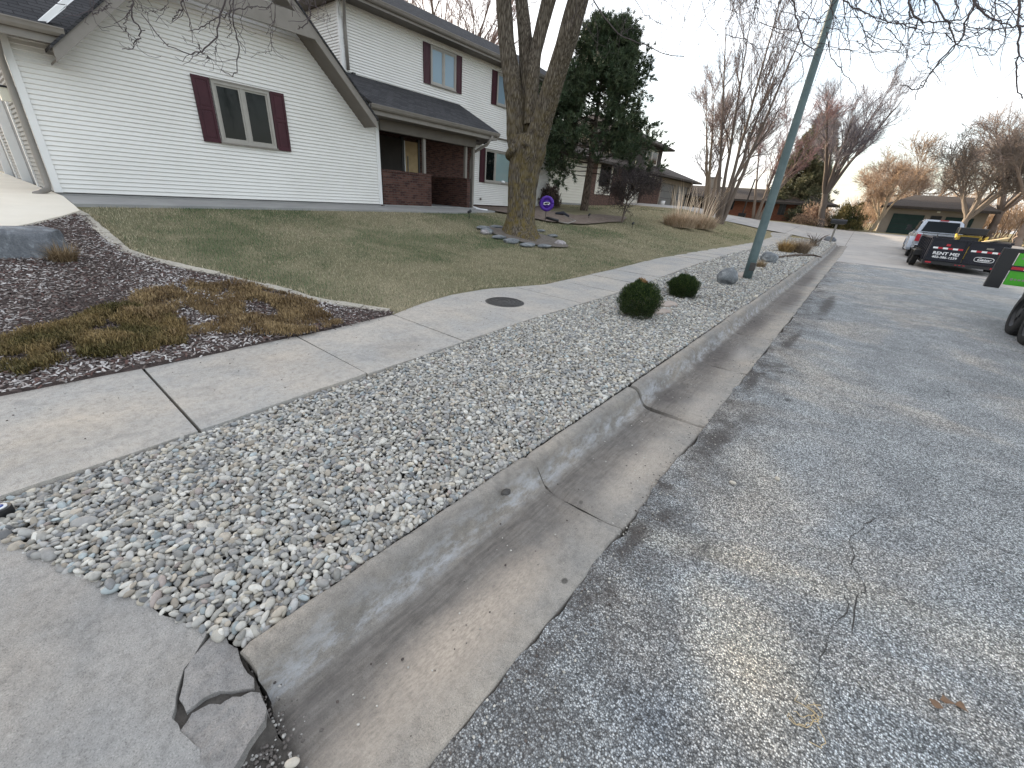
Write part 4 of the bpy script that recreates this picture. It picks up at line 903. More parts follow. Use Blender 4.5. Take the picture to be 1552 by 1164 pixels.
# gable overhang: rakes, collar board, roof slopes
FXR = -11.10
def rake(y0, z0, y1, z1, name='rake_board'):
    h = .23; mb = MB(); mb.prism([(FXR, y0, z0), (FXR, y1, z1), (FXR, y1, z1 - h), (FXR, y0, z0 - h)], (-.03, 0, 0), 'taupe'); return hb_(mb, name)
TOP = 10.82
zt_ = TOP - PKY
rake(7.62, TOP - 7.62, PKY, zt_); rake(1.60, 3.25, PKY, zt_ + .0)
hb_(MB().prism([(FXR + .003, 3.23, 4.86), (FXR + .003, 5.95, 4.86), (FXR + .003, 6.33, 4.48), (FXR + .003, 2.85, 4.48)], (-.04, 0, 0), 'taupe'), 'collar_board')
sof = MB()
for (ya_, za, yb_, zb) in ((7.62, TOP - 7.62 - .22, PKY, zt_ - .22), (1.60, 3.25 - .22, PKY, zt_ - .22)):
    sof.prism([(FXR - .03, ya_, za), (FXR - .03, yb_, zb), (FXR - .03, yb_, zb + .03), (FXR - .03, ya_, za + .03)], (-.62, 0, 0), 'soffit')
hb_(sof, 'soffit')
rf = MB()
for (ya_, za, yb_, zb) in ((7.66, TOP - 7.66 + .02, PKY, zt_ + .02), (1.58, 3.25, PKY, zt_ + .02)):
    rf.prism([(FXR + .03, ya_, za), (FXR + .03, yb_, zb), (FXR + .03, yb_, zb - .05), (FXR + .03, ya_, za - .05)], (-7.0, 0, 0), 'shingle')
hb_(rf, 'gable_roof')
# main garage roof slope left of the gable with gutter along the street side
def slope(name, y0, y1, x0, z0, x1, z1, m='shingle', y1b=None, y0b=None, th=.05):
    mb = MB(); mb.prism([(x0, y0, z0), (x0, y1, z0), (x1, y1 if y1b is None else y1b, z1), (x1, y0 if y0b is None else y0b, z1)], (0, 0, -th), m); return hb_(mb, name)
slope('garage_roof', .55, 1.85, -11.12, 3.50, -16.0, 6.2, y1b=4.57)
def gutter(x, y0, y1, z, name='gutter'):
    mb = MB(); pr = [(0, 0), (-.01, -.10), (.06, -.11), (.10, -.07), (.12, -.01), (.105, -.008), (.09, -.06), (.055, -.095), (.0, -.09)]
    mb.prism([(x + a, y0, z + b) for a, b in pr], (0, y1 - y0, 0), 'taupe'); mb.box(x + .108, x + .13, y0, y1, z - .012, z + .006, 'taupe'); return hb_(mb, name)
gutter(-11.17, .55, 1.80, 3.50)
hb_(MB().box(-11.20, -11.17, .55, 1.84, 3.28, 3.49, 'taupe'), 'fascia')
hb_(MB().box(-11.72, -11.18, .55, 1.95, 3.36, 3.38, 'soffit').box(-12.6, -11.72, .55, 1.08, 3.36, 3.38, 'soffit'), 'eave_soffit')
mb = MB()
for k in range(7):
    a = 1.66 + k * .30; z = 3.55 + k * .30 + .02; x = FXR - .02
    mb.prism([(x, a - .02, z - .03), (x, a + .26, z + .24), (x - .02, a + .27, z + .26), (x - .02, a - .02, z + .0)], (-.13, -.0, .0), 'chrome' if 0 else 'white')
    mb.prism([(x - .01, a - .12, z - .03), (x - .01, a + .16, z + .25), (x - .01, a + .27, z + .27), (x - .01, a - .01, z - .01)], (-.03, 0, .01), 'white')
hb_(mb, 'step_flashing')
# downspouts
def dspout(pts, r=.042, name='downspout'):
    mb = MB(); mb.tube(pts, r, 'taupe', 8); return hb_(mb, name)
dspout([(-11.13, 1.0, 3.42), (-11.35, 1.02, 3.28), (-11.66, 1.02, 3.0), (-11.70, 1.02, 2.6), (-11.70, 1.02, 1.18), (-11.66, 1.0, 1.08), (-11.45, .86, 1.02), (-11.40, .80, 1.0)], .048)
wl = thing('wall_lantern', 'small black lantern with frosted glass on the garage side wall', 'wall lantern', (-12.2, GYA - .04, 2.55))
MB().box(-.06, .06, -.02, .03, -.14, .14, 'black').build('back_plate', wl, .004); MB().box(-.055, .055, -.17, -.05, -.12, .08, 'lamp').build('glass', wl, .006); MB().prism([(-.08, -.20, .08), (.08, -.20, .08), (.08, -.02, .08), (-.08, -.02, .08)], (0, 0, .03), 'black').build('cap', wl, .006)
# second storey
UX = -14.0; UA, UB = 8.52, 20.40; UZ0, UZ1 = 3.84, 6.36
wall('upper_front_wall', 'x', UX, [(UA, UZ0), (UB, UZ0), (UB, UZ1), (UA, UZ1)])
wall('upper_side_wall', 'y', UA, [(-20, 3.4), (UX, 3.4), (UX, UZ1), (-20, UZ1)])
hb_(MB().box(UX - .06, UX + .024, UA - .03, UA + .08, UZ0, UZ1, 'trim'), 'corner_board', None, .004); hb_(MB().box(UX - .06, UX + .024, UB - .08, UB + .02, UZ0 - .03, UZ1, 'trim'), 'corner_board', None, .004)
hb_(MB().box(-20, UX - .16, UA + .2, UB, UZ0 + .0, UZ1, 'siding'), 'upper_core')
window(11.98, 13.22, 5.04, 6.17, UX + .012, 'glass_sky', sw=.30)
window(15.62, 16.86, 5.04, 6.17, UX + .012, 'glass_sky', sw=.30)
GUX = -13.40
gutter(GUX - .05, UA - .55, UB + .85, 6.54); hb_(MB().box(GUX - .08, GUX - .05, UA - .55, UB + .85, 6.36, 6.53, 'taupe').box(-20, GUX - .08, UA - .55, UA - .52, 6.36, 6.53, 'taupe').box(-20, GUX - .08, UB + .82, UB + .85, 6.36, 6.53, 'taupe'), 'fascia')
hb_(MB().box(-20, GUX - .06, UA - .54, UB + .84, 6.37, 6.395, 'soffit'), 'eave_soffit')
hb_(MB().prism([(GUX, UA - .6, 6.56), (GUX, UB + .9, 6.56), (-16.9, UB + .9, 8.20), (-16.9, UA - .6, 8.20)], (0, 0, -.06), 'shingle').prism([(-20.4, UA - .6, 6.56), (-20.4, UB + .9, 6.56), (-16.9, UB + .9, 8.20), (-16.9, UA - .6, 8.20)], (0, 0, -.06), 'shingle').prism([(-13.7, UB + .84, 6.5), (-20.1, UB + .84, 6.5), (-16.9, UB + .84, 8.1)], (0, -.1, 0), 'siding').prism([(-13.7, UA - .54, 6.5), (-20.1, UA - .54, 6.5), (-16.9, UA - .54, 8.1)], (0, .1, 0), 'siding'), 'upper_roof')
dspout([(-13.34, UA - .2, 6.44), (-13.5, UA - .1, 6.28), (-13.93, UA + .14, 5.98), (-13.94, UA + .14, 5.7), (-13.94, UA + .14, 4.72)], .045)
hb_(MB().box(-13.99, -13.9, UA + .26, UA + .36, 4.60, 4.69, 'black'), 'vent')
# porch roof
PX = -11.17
mb = MB(); mb.prism([(-11.12, 7.55, 3.52), (-11.12, 12.72, 3.52), (-13.98, 13.45, 4.66), (-13.98, 8.0, 4.66)], (0, 0, -.06), 'shingle')
mb.prism([(-11.12, 12.72, 3.52), (-13.98, 14.95, 3.52), (-13.98, 13.45, 4.66)], (0, 0, -.06), 'shingle'); mb.prism([(-11.2, 7.6, 3.44), (-11.2, 12.62, 3.44), (-13.98, 14.7, 3.44), (-13.98, 7.6, 3.44)], (0, 0, -.03), 'soffit'); hb_(mb, 'porch_roof')
gutter(PX, 7.47, 12.66, 3.50); hb_(MB().box(PX - .03, PX, 7.5, 12.62, 3.28, 3.49, 'taupe').box(PX - .1, PX - .03, 12.5, 12.62, 3.28, 3.42, 'taupe'), 'fascia')
hb_(MB().box(-11.8, -11.60, GYB + .03, 12.0, 3.0, 3.28, 'soffit').box(-11.62, PX - .03, 7.5, 12.5, 3.27, 3.29, 'soffit'), 'porch_beam')
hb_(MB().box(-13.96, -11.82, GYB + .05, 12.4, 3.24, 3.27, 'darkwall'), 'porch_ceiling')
# porch brickwork
bw = MB(); bw.box(-11.83, -11.70, 8.12, 10.02, .88, 1.94, 'brick'); hb_(bw, 'knee_wall')
mb = MB()
for k in range(24): mb.box(-11.845, -11.685, 8.12 + k * .0793, 8.12 + k * .0793 + .069, 1.942, 2.005, 'brick')
hb_(mb, 'brick_coping', None, .003)
hb_(MB().box(-13.9, -11.70, 11.70, 11.86, .88, 1.95, 'brick').box(-13.9, -11.69, 11.68, 11.88, 1.952, 2.0, 'brick'), 'knee_wall')
hb_(MB().box(-14.15, -14.02, 8.0, 14.3, .9, 3.24, 'brick'), 'porch_back_wall')
hb_(MB().box(-14.0, -11.72, 8.03, 8.10, .9, 3.24, 'brick'), 'porch_side_wall')
hb_(MB().box(-13.98, -11.62, 8.1, 12.3, .86, 1.03, 'path').box(-11.62, -11.45, 8.1, 11.9, .86, .99, 'path'), 'porch_floor')
hb_(MB().box(-11.80, -11.71, 9.72, 9.81, 2.0, 3.0, 'taupe'), 'post', None, .004)
hb_(MB().box(-11.80, -11.71, 11.60, 11.69, 2.0, 3.0, 'taupe'), 'post', None, .004); hb_(MB().box(-11.83, -11.72, 12.0, 12.08, .95, 3.2, 'taupe'), 'post', None, .004)
# front door with lit side window
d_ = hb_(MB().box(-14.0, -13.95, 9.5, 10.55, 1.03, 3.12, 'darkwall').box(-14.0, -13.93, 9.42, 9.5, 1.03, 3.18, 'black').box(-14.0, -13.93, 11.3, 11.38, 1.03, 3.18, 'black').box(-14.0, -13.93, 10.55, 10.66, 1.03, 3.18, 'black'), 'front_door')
hb_(MB().box(-13.99, -13.955, 10.66, 11.30, 1.25, 3.08, 'curtain'), 'sidelight', d_); hb_(MB().box(-13.95, -13.925, 10.8, 10.84, 1.3, 2.6, 'taupe').box(-13.95, -13.925, 10.66, 10.70, 1.25, 3.08, 'white'), 'blind_slat', d_)
hb_(MB().cyl((-13.92, 10.45, 2.0), (1, 0, 0), .03, .05, 'chrome', 12), 'door_handle', d_)
# lower right part of the front
LX = -14.05
wall('lower_front_wall', 'x', LX, [(14.36, ZB + .02), (UB - .1, ZB + .02), (UB - .1, 3.80), (14.36, 3.80)])
hb_(MB().box(LX - .05, LX + .026, 14.30, 14.40, ZB, 3.8, 'trim'), 'corner_board'); hb_(MB().box(LX - .2, LX - .01, 14.36, UB - .1, .7, ZB + .01, 'brick'), 'foundation')
window(15.10, 17.0, 2.02, 3.32, LX + .012, ('glass_dark', 'glass_teal'), (.36,), sw=.30)
hb_(MB().box(UX - .14, UX + .014, UA, UB, UZ0 - .05, UZ0 - .002, 'soffit'), 'overhang_trim')
hb_(MB().box(-20, LX - .16, 14.4, UB - .1, .8, 3.8, 'siding').box(-20, -14.2, 8.2, 14.3, .8, 3.8, 'darkwall'), 'lower_core')
wall('end_wall', 'y', UB, [(-20, UZ0), (UX, UZ0), (UX, UZ0 + .01), (-20, UZ0 + .01)])
hb_(MB().tube([(LX + .02, 14.9, 1.30), (LX + .06, 14.9, 1.30)], .05, 'taupe', 10), 'dryer_vent')
dspout([(-11.10, 12.3, 3.4), (-11.25, 12.2, 3.12), (-11.9, 12.15, 2.85), (-12.0, 12.15, 2.6), (-12.0, 12.15, 1.15)], .045); hb_(MB().tube([(-12.0, 12.15, 1.2), (-11.9, 12.12, 1.05), (-11.45, 12.2, .97), (-11.2, 12.3, .96)], [.05, .055, .06, .06], 'white', 10), 'downspout_elbow')
vase = thing('flower_vase', 'white ornament with small flowers on the sill inside the lower right window', 'ornament', (LX + .075, 16.35, 2.03))
mb = MB(); mb.tube([(0, 0, 0), (0, 0, .03), (0, 0, .09), (0, 0, .12)], [.05, .11, .10, .03], 'white', 14); mb.build('bowl', vase)

# purple disc sign on a stake, spotlights on stakes
sg = thing('purple_disc_sign', 'purple round yard disc with a black and white emblem behind the big tree', 'yard sign', G(826, 336)); cdir = Vector((-sg.location.x, -sg.location.y, 0)).normalized(); sg.rotation_euler = (0, 0, math.atan2(cdir.y, cdir.x))
zt0 = .40; MB().tube([(0, 0, -.05), (0, 0, zt0 + .1)], .012, 'black', 6).build('stake', sg)
mb = MB(); mb.tube([(0, .205 * math.cos(a), zt0 + .22 + .205 * math.sin(a)) for a in np.linspace(0, 2 * PI, 41)], .062, 'purple', 12); mb.tube([(-.03, 0, zt0 + .22), (.02, 0, zt0 + .22)], .16, 'purple', 30); mb.build('disc', sg)
mb = MB(); q = zt0 + .22; mb.prism([(.03, -.11, q + .03), (.03, -.02, q + .055), (.03, .10, q + .05), (.03, .12, q + .0), (.03, .06, q - .05), (.03, .02, q - .02), (.03, -.05, q - .05), (.03, -.12, q - .04)], (.008, 0, 0), 'white')
mb.prism([(.04, -.08, q + .02), (.04, -.01, q + .04), (.04, .09, q + .035), (.04, .08, q + .0), (.04, .02, q - .005), (.04, -.03, q - .03), (.04, -.09, q - .02)], (.006, 0, 0), 'black'); mb.build('emblem', sg)
def spot(px, py, lab):
    g_ = G(px, py); t = thing('garden_spotlight', lab, 'garden light', g_); MB().tube([(0, 0, -.05), (0, 0, .16)], .01, 'black', 6).build('stake', t); MB().tube([(0, -.05, .15), (0, .06, .20)], [.035, .045], 'black', 12).build('lamp_head', t)
spot(711, 330, 'thin black garden light stake by the white downspout elbow'); spot(958, 345, 'small black garden light standing near the young twiggy tree') ; spot(892, 332, 'small black garden light on the lawn right of the pine trunk')
hp = [G(838, 322), G(850, 325), G(862, 332), G(872, 336), G(860, 340), G(848, 338)]
tag(around(MB().tube([p + Vector((0, 0, .03)) for p in hp], .03, 'taupe', 8).build('drain_hose')), 'pale flexible drain hose lying behind the big tree', 'hose')
tag(around(MB().tube([G(828, 333) + Vector((0, 0, .06)), G(846, 338) + Vector((0, 0, .08))], [.06, .045], 'black', 8).build('fallen_log')), 'short dark log lying right of the big tree trunk', 'log')
tag(around(MB().tube([G(842, 326) + Vector((0, 0, .06)), G(853, 327) + Vector((0, 0, .1)), G(862, 330) + Vector((0, 0, .05))], [.05, .09, .04], 'navy', 8).build('dark_bundle')), 'small dark bundle lying beyond the log by the big tree', 'bundle')
structure(poly_sheet('tree_ring_soil', [(TREE.x + 1.30 * math.cos(a) * (1 + .06 * math.sin(3 * a)), TREE.y + 1.0 * math.sin(a)) for a in np.linspace(0, 2 * PI, 40)[:-1]], lambda x, y: float(terr(x, y)) + .015, m_noisy('tree_ring_soil', (.10, .085, .07), (.20, .175, .15), 12, .95, .8, 60, .02), .3))
# stones ringed round the big tree
ring_px = [(738, 352, .2, 1, 'greenish round stone at the left end of the ring about the big tree'), (733, 346, .22, 0, 'dull stone behind the white one left of the big tree'), (735, 353, .15, 2, 'white stone left of the big tree trunk'), (752, 345, .2, 0, 'long low stone left behind the big tree trunk'), (848, 370, .19, 2, 'lavender grey stone at the right end of the ring about the big tree'), (825, 374, .2, 0, 'low mossy stone in front of the lavender stone by the big tree'), (800, 372, .22, 0, 'flat mossy stone in front of the big tree, right of centre'), (775, 366, .24, 0, 'flat mossy stone in front of the big tree, left of centre'), (755, 360, .2, 0, 'low dull stone front left of the big tree'), (820, 350, .16, 0, 'small stone on the right flank of the big tree'), (838, 358, .18, 0, 'low stone between the big tree and the lavender stone')]
for i, (px, py, s_, k, lab) in enumerate(ring_px[1:] if 0 else ring_px):
    g_ = G(px, py); o = rock('ring_stone', (g_.x, g_.y, g_.z + s_ * .06), (s_ * .75, s_ * (.95 if k else 1.15), s_ * (.50 if k else .26)), ('bould_grey', 'bould_grey', 'bould_pale')[k], i * 1.7, sub=3, amp=.3); tag(o, lab, 'stone', 'stones ringed round the big tree')

# ------------------------------------------------------------------ trees
def tubes_np(P, R, k):
    """P (N,p,3) polylines, R (N,p) radii -> verts, quads"""
    N, p, _ = P.shape; T = np.empty_like(P); T[:, 1:-1] = P[:, 2:] - P[:, :-2]; T[:, 0] = P[:, 1] - P[:, 0]; T[:, -1] = P[:, -1] - P[:, -2]
    T /= np.linalg.norm(T, axis=2, keepdims=True) + 1e-9
    m_ = T.mean(1); ref = np.where(np.abs(m_[:, 2:3]) < .85, np.array([[0, 0, 1.]]), np.array([[1., 0, 0]])); ref = ref[:, None, :] + 0 * T
    U_ = np.cross(T, ref); U_ /= np.linalg.norm(U_, axis=2, keepdims=True) + 1e-9; W_ = np.cross(T, U_)
    a = np.arange(k) * 2 * PI / k
    V = P[:, :, None, :] + (U_[:, :, None, :] * np.cos(a)[None, None, :, None] + W_[:, :, None, :] * np.sin(a)[None, None, :, None]) * R[:, :, None, None]
    V = V.reshape(-1, 3); i, j = np.meshgrid(np.arange(p - 1), np.arange(k), indexing='ij')
    q = np.stack([i * k + j, i * k + (j + 1) % k, (i + 1) * k + (j + 1) % k, (i + 1) * k + j], -1).reshape(-1, 4)
    FF = (q[None] + (np.arange(N) * p * k)[:, None, None]).reshape(-1, 4); return V, FF
def grow(rng, P, R, n, length, angle, trop=(0, 0, 0), wig=.12, rr=.55, tmin=.25, tmax=1.0, npt=5, taper=.35, curve=None):
    """grow n children from every parent polyline"""
    N, p, _ = P.shape; t = rng.uniform(tmin, tmax, (N, n)); f = t * (p - 1); i = np.minimum(f.astype(int), p - 2); fr = (f - i)[..., None]
    ii = np.arange(N)[:, None]; A0 = P[ii, i]; A1 = P[ii, i + 1]; st = A0 + (A1 - A0) * fr; T = A1 - A0; T /= np.linalg.norm(T, axis=2, keepdims=True) + 1e-9
    r = (R[ii, i] * (1 - fr[..., 0]) + R[ii, i + 1] * fr[..., 0])
    rd = rng.normal(size=T.shape); rd -= (rd * T).sum(-1, keepdims=True) * T; rd /= np.linalg.norm(rd, axis=2, keepdims=True) + 1e-9
    ang = rng.normal(angle, angle * .25, (N, n))[..., None]; D = T * np.cos(ang) + rd * np.sin(ang)
    L = length * rng.uniform(.55, 1.25, (N, n)) * (1.15 - .45 * t); M_ = N * n
    D = D.reshape(M_, 3); st = st.reshape(M_, 3); L = L.reshape(M_); r = np.minimum(r.reshape(M_) * rr, 9)
    C = np.empty((M_, npt, 3)); C[:, 0] = st; tr = np.array(trop, float); d = D.copy()
    for q in range(1, npt):
        d = d + tr / (npt - 1) + rng.normal(0, wig, d.shape)
        if curve is not None: d[:, 2] += curve * (q / (npt - 1) - .5)
        d /= np.linalg.norm(d, axis=1, keepdims=True); C[:, q] = C[:, q - 1] + d * (L / (npt - 1))[:, None]
    RR = r[:, None] * np.linspace(1, taper, npt)[None]; return C, RR
def pad(pts, rad, p):   # resample a polyline to p points
    pts = np.array(pts, float); rad = np.array(rad, float); s_ = np.concatenate([[0], np.cumsum(np.linalg.norm(np.diff(pts, axis=0), axis=1))]); u = np.linspace(0, s_[-1], p)
    return np.stack([np.interp(u, s_, pts[:, k]) for k in range(3)], 1), np.interp(u, s_, rad)
def merge(parts):
    V, FF, C = [], [], []; b = 0
    for v, f, c in parts: V.append(v); FF.append(f + b); C.append(np.repeat(np.array([c], float), len(v), 0) * 1.0); b += len(v)
    return np.concatenate(V), np.concatenate(FF), np.concatenate(C)
def bare_tree(name, loc, stems, lab, cat='tree', seed=1, c_trunk=(.16, .13, .11), c_twig=(.20, .15, .13), levels=((7, 3.0, .6), (7, 1.6, .55), (7, .8, .5)), trop=(0, 0, .5), minr=.006, group=None, rr=.55, tmin=.3, wig=.1, skip=False):
    """stems: list of (points relative to loc, radii)"""
    rng = np.random.default_rng(seed); t = thing(name, lab, cat, loc, 0, group); tr = []
    P = []; R = []
    for pts, rad in stems:
        p_, r_ = pad(pts, rad, 12); p_[1:-1] += rng.normal(0, .03, (10, 3)) * r_[1:-1, None] * 6; P.append(p_); R.append(r_)
    P = np.array(P); R = np.array(R); v, f = tubes_np(P, R, 9); tr.append((v, f, c_trunk)); cr_ = []
    if skip: P = P[1:]; R = R[1:]
    for li, (n, L, ang) in enumerate(levels):
        P, R = grow(rng, P, R, n, L, ang, trop if li else tuple(q * .7 for q in trop), wig * (1 + .7 * li), rr, tmin if li == 0 else .15, .98, 6 if li == 0 else 5); R = np.maximum(R, minr * (1 if li == len(levels) - 1 else 1.4))
        v, f = tubes_np(P, R, 5 if li == 0 else 3); k = (li + 1) / len(levels); c = tuple(a * (1 - k) + b * k for a, b in zip(c_trunk, c_twig)); (tr if li == -1 else cr_).append((v, f, c))
    V, FF, C = merge(tr); mesh_np('trunk', V, FF, M['twig'], t, True, C)
    V, FF, C = merge(cr_); C *= RNG.uniform(.85, 1.15, (len(C), 1)); mesh_np('crown', V, FF, M['twig'], t, False, C)
    return t

# --- the big tree on the lawn
BT = TREE.copy(); BT.z = .50
big = thing('large_bare_tree', 'massive bare four limbed tree with lichened furrowed bark on the front lawn', 'tree', BT)
def limb(pxs, ys, name, flare=False, n=72, m_=5):
    pts = []; rad = []
    for (px, py, w_), y in zip(pxs, ys):
        p = aty(px, py, y); depth = (p - Vector((0, 0, EYE))).dot(fwd); pts.append(p - BT); rad.append(w_ / 2 * depth / F * .86)
    # smooth resample
    L = 0; seg = []
    P_, R_ = pad([tuple(p) for p in pts], rad, n)
    for _ in range(3):
        P_[1:-1] = (P_[:-2] + 2 * P_[1:-1] + P_[2:]) / 4; R_[1:-1] = (R_[:-2] + 2 * R_[1:-1] + R_[2:]) / 4
    K = 72; V = []
    up = Vector((0, 0, 1)); u = None
    for i in range(n):
        d = Vector(P_[min(i + 1, n - 1)] - P_[max(i - 1, 0)]).normalized(); u = (d.cross(Vector((0, 1, 0))) if u is None else (u - d * u.dot(d))).normalized(); w_ = d.cross(u); c = Vector(P_[i]); r = R_[i]
        for k in range(K):
            a = 2 * PI * k / K; o_ = u * math.cos(a) + w_ * math.sin(a); q = Vector((math.cos(a) * 2.6, math.sin(a) * 2.6, c.z * .42))
            ridge = abs(mnoise.noise(q * 2.3 + Vector((len(pxs), ys[0], 0)))) * .11 + mnoise.noise(q * 1.0) * .07 + abs(mnoise.noise(Vector((q.x * 5, q.y * 5, c.z * 1.5)))) * .05
            fl = 0
            if flare and c.z < .75: fl = (1 - max(c.z, -.15) / .75) ** 2.2 * (.20 + .30 * max(0, math.sin(5 * a + .7) * .6 + math.sin(3 * a) * .5))
            V.append(c + o_ * r * (.92 + ridge * 1.1 + fl))
    Fs = [(i * K + k, i * K + (k + 1) % K, (i + 1) * K + (k + 1) % K, (i + 1) * K + k) for i in range(n - 1) for k in range(K)]
    return V, Fs, P_, R_
tk = limb([(789, 366, 60), (789, 350, 54), (790, 325, 50), (792, 290, 50), (797, 246, 58), (802, 225, 62), (803, 205, 52)], [9.95] * 7, 'trunk', True, 90)
mb = MB(); mb.add(tk[0], tk[1], 'bark', True)
mb.tube([aty(774, 232, 9.75) - BT + Vector((.0, 0, -.06)), aty(779, 224, 9.50) - BT + Vector((.02, -.05, 0))], [.15, .11], 'bark', 14)
b0_ = aty(800, 222, 9.7) - BT; mb.tube([b0_, b0_ + Vector((.10, -.36, .02)), b0_ + Vector((.16, -.46, .02))], [.05, .042, .036], 'bark', 12)
tko = mb.build('trunk', big)
limbs = []
for pxs, y_ in (([(786, 240, 30), (783, 205, 36), (781, 165, 33), (773, 103, 30), (767, 60, 28), (763, 0, 27), (764, -70, 25), (760, -150, 22)], [9.95, 9.9, 9.85, 9.8, 9.75, 9.7, 9.65, 9.6]),
                ([(801, 230, 30), (800, 190, 30), (799, 130, 27), (796, 60, 25), (790, 0, 22), (786, -60, 20), (788, -140, 16)], [10.1, 10.15, 10.2, 10.25, 10.3, 10.3, 10.3]),
                ([(803, 190, 24), (806, 130, 24), (811, 80, 22), (821, 40, 23), (833, -5, 25), (850, -60, 20), (870, -140, 16)], [10.0, 10.1, 10.25, 10.35, 10.45, 10.6, 10.9]),
                ([(808, 240, 34), (815, 205, 40), (825, 172, 37), (835, 137, 36), (848, 95, 36), (861, 55, 36), (876, 0, 36), (893, -60, 31), (915, -150, 25)], [9.95, 9.95, 9.9, 9.85, 9.8, 9.75, 9.7, 9.7, 9.7])):
    V, Fs, P_, R_ = limb(pxs, y_, 'limb'); mbl = MB(); mbl.add(V, Fs, 'bark', True); mbl.build('limb', big); limbs.append((P_, R_))
rng = np.random.default_rng(5)
# boughs above the frame and the drooping twigs that hang back into view
bough = []
def bgh(start, pts, r0, r1):
    q = [Vector(start)] + [Vector(p) - BT for p in pts]; p_, r_ = pad([tuple(v) for v in q], np.linspace(r0, r1, len(q)), 14); bough.append((p_, r_))
E_ = [Vector(l[0][-1]) for l in limbs]
bgh(E_[3], [(-4.8, 9.4, 8.1), (-2.6, 8.7, 7.4), (-.2, 8.2, 5.9), (2.4, 8.0, 5.1), (4.5, 7.9, 4.8)], .15, .025)
bgh(E_[3], [(-4.5, 8.6, 8.6), (-2.4, 7.2, 7.4), (-.4, 6.4, 5.5), (1.6, 6.1, 4.7), (3.2, 5.8, 4.3)], .13, .02)
bgh(E_[2], [(-5.5, 12, 9.0), (-3.5, 13.5, 9.0), (-1.0, 14.5, 8.0), (1.4, 15.2, 7.4), (4.2, 15.6, 7.0)], .13, .025)
bgh(E_[0], [(-8.6, 8.2, 8.0), (-8.3, 6.2, 7.2), (-7.6, 4.4, 5.8), (-6.8, 3.0, 4.7)], .13, .025)
bgh(E_[0], [(-8.9, 7.6, 7.6), (-9.4, 5.6, 6.9), (-9.2, 3.8, 5.8), (-8.8, 2.6, 5.2)], .10, .02)
bgh(E_[1], [(-8.6, 11.6, 8.8), (-9.5, 14, 9.5), (-10, 17, 9.4)], .12, .03)
bgh(E_[2], [(-5.0, 11.5, 8.6), (-2.5, 11.8, 8.0), (.2, 11.6, 6.7), (2.4, 11.3, 6.0), (4.8, 11.0, 5.7)], .12, .02)
bgh(E_[2], [(-4.5, 10.5, 7.6), (-3.4, 9.6, 6.6), (-2.2, 8.6, 5.4), (-1.4, 7.8, 4.9)], .08, .015)
bP = np.array([b[0] for b in bough]); bR = np.array([b[1] for b in bough])
parts = []; v, f = tubes_np(bP, bR, 8); parts.append((v, f, (.13, .115, .095)))
P1, R1 = grow(rng, bP, bR, 9, 1.7, .9, (0, 0, -.35), .16, .42, .2, 1.0, 7, .35); R1 = np.clip(R1, .008, .03); v, f = tubes_np(P1, R1, 5); parts.append((v, f, (.11, .095, .08)))
P2, R2 = grow(rng, P1, R1, 5, .95, .8, (0, 0, -1.0), .24, .6, .2, 1.0, 8, .5, curve=.5); R2 = np.clip(R2, .0042, .010); v, f = tubes_np(P2, R2, 4); parts.append((v, f, (.10, .085, .08)))
P3, R3_ = grow(rng, P2, R2, 4, .38, .9, (0, 0, -.3), .32, .6, .3, 1.0, 6, .5, curve=.8); R3_ = np.clip(R3_, .0028, .005); v, f = tubes_np(P3, R3_, 3); parts.append((v, f, (.10, .08, .085)))
# individually shaped hanging twigs
def hang(pxs, r, rad=.011):
    p_, r_ = pad([tuple(atr(px, py, r + k * .03) - BT) for k, (px, py) in enumerate(pxs)], np.linspace(rad, rad * .45, len(pxs)), 22)
    p_[1:-1] += rng.normal(0, .006, p_[1:-1].shape); return p_, r_
def off(pts, ox, oy, s_): return [(ox + a / s_, oy + b / s_) for a, b in pts]
HG = []
for pts, r, rad in (([(560, -80), (560, 0), (640, 130), (690, 230), (720, 300), (640, 390), (540, 480), (490, 560), (455, 615), (435, 680)], 6.0, .012), ([(860, -80), (840, 30), (770, 180), (755, 250), (715, 300), (600, 400), (530, 490), (500, 580), (450, 612), (400, 600), (380, 578), (330, 578)], 6.1, .014),
                    ([(400, -60), (400, 50), (440, 110), (490, 150), (570, 150), (680, 145), (760, 130), (850, 40), (860, -50)], 6.2, .014), ([(820, -60), (840, 30), (930, 110), (1040, 160), (1170, 180)], 6.2, .015), ([(1135, -60), (1140, 200), (1130, 300), (1140, 400), (1115, 500), (1125, 600), (1165, 670)], 4.6, .011),
                    ([(715, 300), (850, 325), (920, 345), (990, 350)], 6.1, .006), ([(1200, 170), (1000, 195), (860, 195), (740, 160), (640, 150)], 6.2, .009), ([(560, 150), (550, 230), (515, 370), (530, 440), (545, 480), (600, 540), (640, 580)], 6.2, .007), ([(-60, -10), (0, 40), (150, 110), (260, 150), (480, 175)], 7.0, .013), ([(170, -50), (180, 0), (230, 120), (250, 200), (270, 230), (330, 290), (400, 300)], 7.0, .010),
                    ([(20, -40), (30, 80), (100, 230), (105, 310), (150, 360)], 7.2, .008), ([(470, -60), (500, 60), (480, 200), (490, 280), (520, 300)], 6.4, .007), ([(700, -60), (730, 60), (640, 240), (700, 290), (860, 240), (950, 200), (980, 130)], 6.4, .009), ([(960, -60), (950, 180), (945, 340)], 6.3, .006), ([(850, 190), (870, 300), (910, 345)], 6.3, .005), ([(500, 320), (430, 380), (410, 400)], 6.2, .004)):
    HG.append(hang(off(pts, 1290, 0, 4.477), r, rad))
